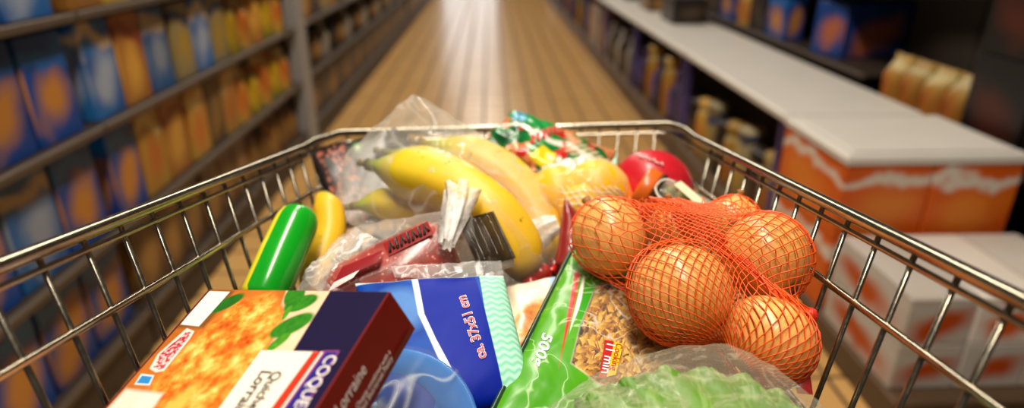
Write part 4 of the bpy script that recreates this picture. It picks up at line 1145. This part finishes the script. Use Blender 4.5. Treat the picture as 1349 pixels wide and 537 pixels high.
def onl(px, py):
    d = (P(px, py, 1) - EYE).normalized(); h = tl.ray_cast(EYE, d); return (h[0] - d * .001) if h[0] else P(px, py, .66)
for s in range(9):
    g.tube([onl(738 + s * 9 + t * (2.2 + s * .3), 244 + t * 3.5 + (s % 3)) for t in range(9)], .00045, 4)
for s in range(3): g.tube([onl(735 + t * 7, 252 + s * 9 + 2 * math.sin(t * .9 + s)) for t in range(11)], .00045, 4)
make('white_strands', g, plain('white_strand', 'f2ecd8', .5), le)
g = G(); fl, bk_, _ = sheet([P(715, 222, .70), P(770, 206, .715), P(806, 226, .685), P(715, 240, .675)], .004, 0, .004, 8, 2, 60); g.grid(fl, 24, 16); make('gathered_film', g, film('gathered_film', .30, .4, 'f6f3ec', 60, .15, edge=.3), le)

# ---- red ball and olive jar
c = P(859, 248, .725); r = .0455
b = B('red_ball'); u, v = b.uv(); n1 = b.noise(60, 4, .6); cc_ = b.mix(n1, 'a80e1c', 'cc1c2c')
m_rb = b.done(b.bsdf(cc_, .35, 0, .45, b.bump(b.noise(180, 3), .15, .001), coat=.15))
rb = tag(empty('cheese_ball', c - Vector((0, 0, r))), 'red wrapped round ball at the far right of the trolley', 'cheese')
g = G(); g.lathe([(0, -r * .93)] + [(r * math.cos(-PI / 2 + PI * i / 18), r * .94 * math.sin(-PI / 2 + PI * i / 18)) for i in range(1, 18)] + [(0, r * .93)], 36, axisM(c, c + DIR(.2, -.2, 1))); make('body', g, m_rb, rb)
def onb(px, py):
    d = (P(px, py, 1) - EYE).normalized(); oc = EYE - c; bq = oc.dot(d); ds = bq * bq - (oc.dot(oc) - (r * .985) ** 2)
    return EYE + d * (-bq - math.sqrt(max(0, ds)) - .0004)
g = G()
for k in range(7):
    x = 838 + k * 5.2; y = 203.5 + k * 1.3 + k * k * .12; g.tube([onb(x, y), onb(x + 2.6, y - 1.5 + 3 * (k % 2)), onb(x + 4.4, y + 2.6)], .0011, 5)
make('printed_lettering', g, plain('pink_print', 'e8b8b8', .4), rb)
b = B('green_wrap_end'); g = G(); fl, bk_, _ = sheet([P(800, 222, .70), P(814, 206, .705), P(812, 228, .69), P(797, 236, .69)], .003, 0, .002, 8, 2, 90); g.grid(fl, 10, 8); make('wrapper_end', g, b.done(b.bsdf(b.mix(b.noise(80, 2), '2f9a6a', 'd8efe0'), .3)), rb)
A, Bq = P(843, 246, .672), P(930, 296, .652); L = (Bq - A).length; r = .0235; MJ = axisM(A, Bq)
jr = tag(empty('olive_jar', A - Vector((0, 0, r))), 'glass olive jar with an orange lid lying behind the onion net', 'jar')
b = B('jar_glass'); lw = b.n('ShaderNodeLayerWeight'); lw.inputs[0].default_value = .35
m_gl = b.done(b.film_over(b.m('MULTIPLY_ADD', X(b, lw.outputs[1]), .6, .10, clamp=True), b.bsdf('d8dcc8', .05, 0, 1.0), (.86, .88, .78)))
g = G(); g.lathe([(r * .9, .014), (r * .9, .018), (r, .026), (r, L - .008), (r * .9, L)], 32, MJ); make('glass', g, m_gl, jr)
m_lid = plain('orange_lid', 'd8641a', .35, coat=.2)
g = G(); pr_ = [(0, .002), (r * .82, .002), (r * .86, 0), (r * .98, 0), (r * 1.03, .003), (r * 1.03, .013), (r * .98, .015)]; g.lathe(pr_, 40, MJ)
make('lid', g, m_lid, jr)
g = G(); g.lathe([(r * 1.0, .0155), (r * 1.05, .0165), (r * 1.05, .019), (r * .99, .020)], 40, MJ); make('lid_rim', g, plain('dark_rim', '4a3a24', .3, metal=.6), jr)
m_ol = plain('olive_green', '8a8428', .35, var=.3, scale=60)
rg = random.Random(8); q0 = None
for k in range(26):
    a_ = rg.random() * 2 * PI; rr_ = r * .58 if k % 4 else 0; z_ = .030 + (k // 5) * .0125 + rg.uniform(-.002, .002)
    if z_ > L - .012: continue
    p = MJ @ Vector((rr_ * math.cos(k * 1.256), rr_ * math.sin(k * 1.256), z_))
    if q0 is None:
        g = G(); g.lathe([(0, -.0075)] + [(.0062 * math.sin(PI * i / 8), -.0075 * math.cos(PI * i / 8)) for i in range(1, 8)] + [(0, .0075)], 12); q0 = o = make('olive', g, m_ol, jr, local=True)
    else: o = q0.copy(); COL.objects.link(o); o.parent = jr
    o.location = p - Vector(jr['_o']); o.rotation_euler = (rg.random() * 3, rg.random() * 3, 0)
g = G(); c5 = [P(888, 243, .640), P(897, 238, .642), P(932, 268, .630), P(925, 275, .628)]; g.add(c5 + [p - VIEW * -.0012 for p in c5], [(0, 1, 2, 3), (7, 6, 5, 4), (0, 4, 5, 1), (1, 5, 6, 2), (2, 6, 7, 3), (3, 7, 4, 0)]); make('paper_seal', g, plain('cream_paper', 'e8dcb4', .5), jr, False)
g = G(); g.tube(spline([P(863, 247, .643), P(866, 256, .641), P(872, 262, .639), P(880, 266, .638)], 5), .0012, 6); g.tube(spline([P(863, 247, .643), P(868, 240, .643), P(878, 236, .642), P(888, 240, .641)], 5), .0009, 6); make('seal_loop', g, plain('white_plastic', 'ece6da', .4), jr)

# ---- crumpled green and red snack bag
c4 = [P(677, 145, .775), P(812, 200, .765), P(790, 268, .705), P(632, 192, .735)]
fr, bk, n_ = sheet(c4, .013, .04, .006, 23, 3, 46)
b = B('snack_print'); u, v = b.uv(); n1 = b.noise(22, 2, .5); n2 = b.noise(60, 3, .6)
c = b.mix(b.m('MULTIPLY_ADD', n1, 4, -1.5, clamp=True), '06431c', '149040')
c = b.mix(b.noise(34, 2, .5, dist=.4).below(.42, .05), c, 'd08050')
c = b.mix(b.m('ABSOLUTE', v - .42 - (n1 - .5) * .5).below(.05, .03), c, 'e8e4d8')
c = b.mix(b.noise(44, 2, .5).below(.36, .03), c, 'b81c14')
c = b.mix(b.poly(u, v, [(.52, .12), (.9, .3), (.95, .7), (.6, .55)], .03) * b.m('SINE', u * 90.0 + v * 60.0).below(.1, .4) * .8, c, 'e0c8a4')
c = b.mix(b.poly(u, v, [(.02, 0), (.2, 0), (.16, .3), (.05, .3)], .03) * n2.below(.55, .1), c, '4a90b0')
c = b.mix(b.poly(u, v, [(.42, .62), (.55, .66), (.55, .95), (.38, .88)], .02), c, 'e8d020')
m_sn = b.done(b.bsdf(c, .25, .1, .4, b.bump(b.noise(50, 2), .25, .003), coat=.15))
sb = tag(empty('snack_bag', (c4[2] + c4[3]) / 2), 'crumpled shiny green snack bag with red print at the far rim', 'snack bag')
make('foil', bag_geo(fr, bk, 60, 40, .0015), m_sn, sb)
t0 = uv_of(fr, 693, 186); t1 = uv_of(fr, 733, 170); pl = uv_of(fr, 688, 172); du, dv, ln = frame2(t0, t1, pl)
g = G()
for k in range(6):
    u0 = t0[0] + du[0] * ln * k / 6 + .05; v0 = t0[1] + du[1] * ln * k / 6
    g.tube([fr(u0, v0) + n_ * .001, fr(u0 + dv[0] * .09 + .01, v0 + dv[1] * .18) + n_ * .001], .0017, 5)
    g.tube([fr(u0 + .02, v0) + n_ * .001, fr(u0 + dv[0] * .09 + .0, v0 + dv[1] * .15) + n_ * .001], .0012, 5)
make('red_lettering', g, m_redp, sb)

for o in list(bpy.data.objects):
    if '_o' in o: del o['_o']
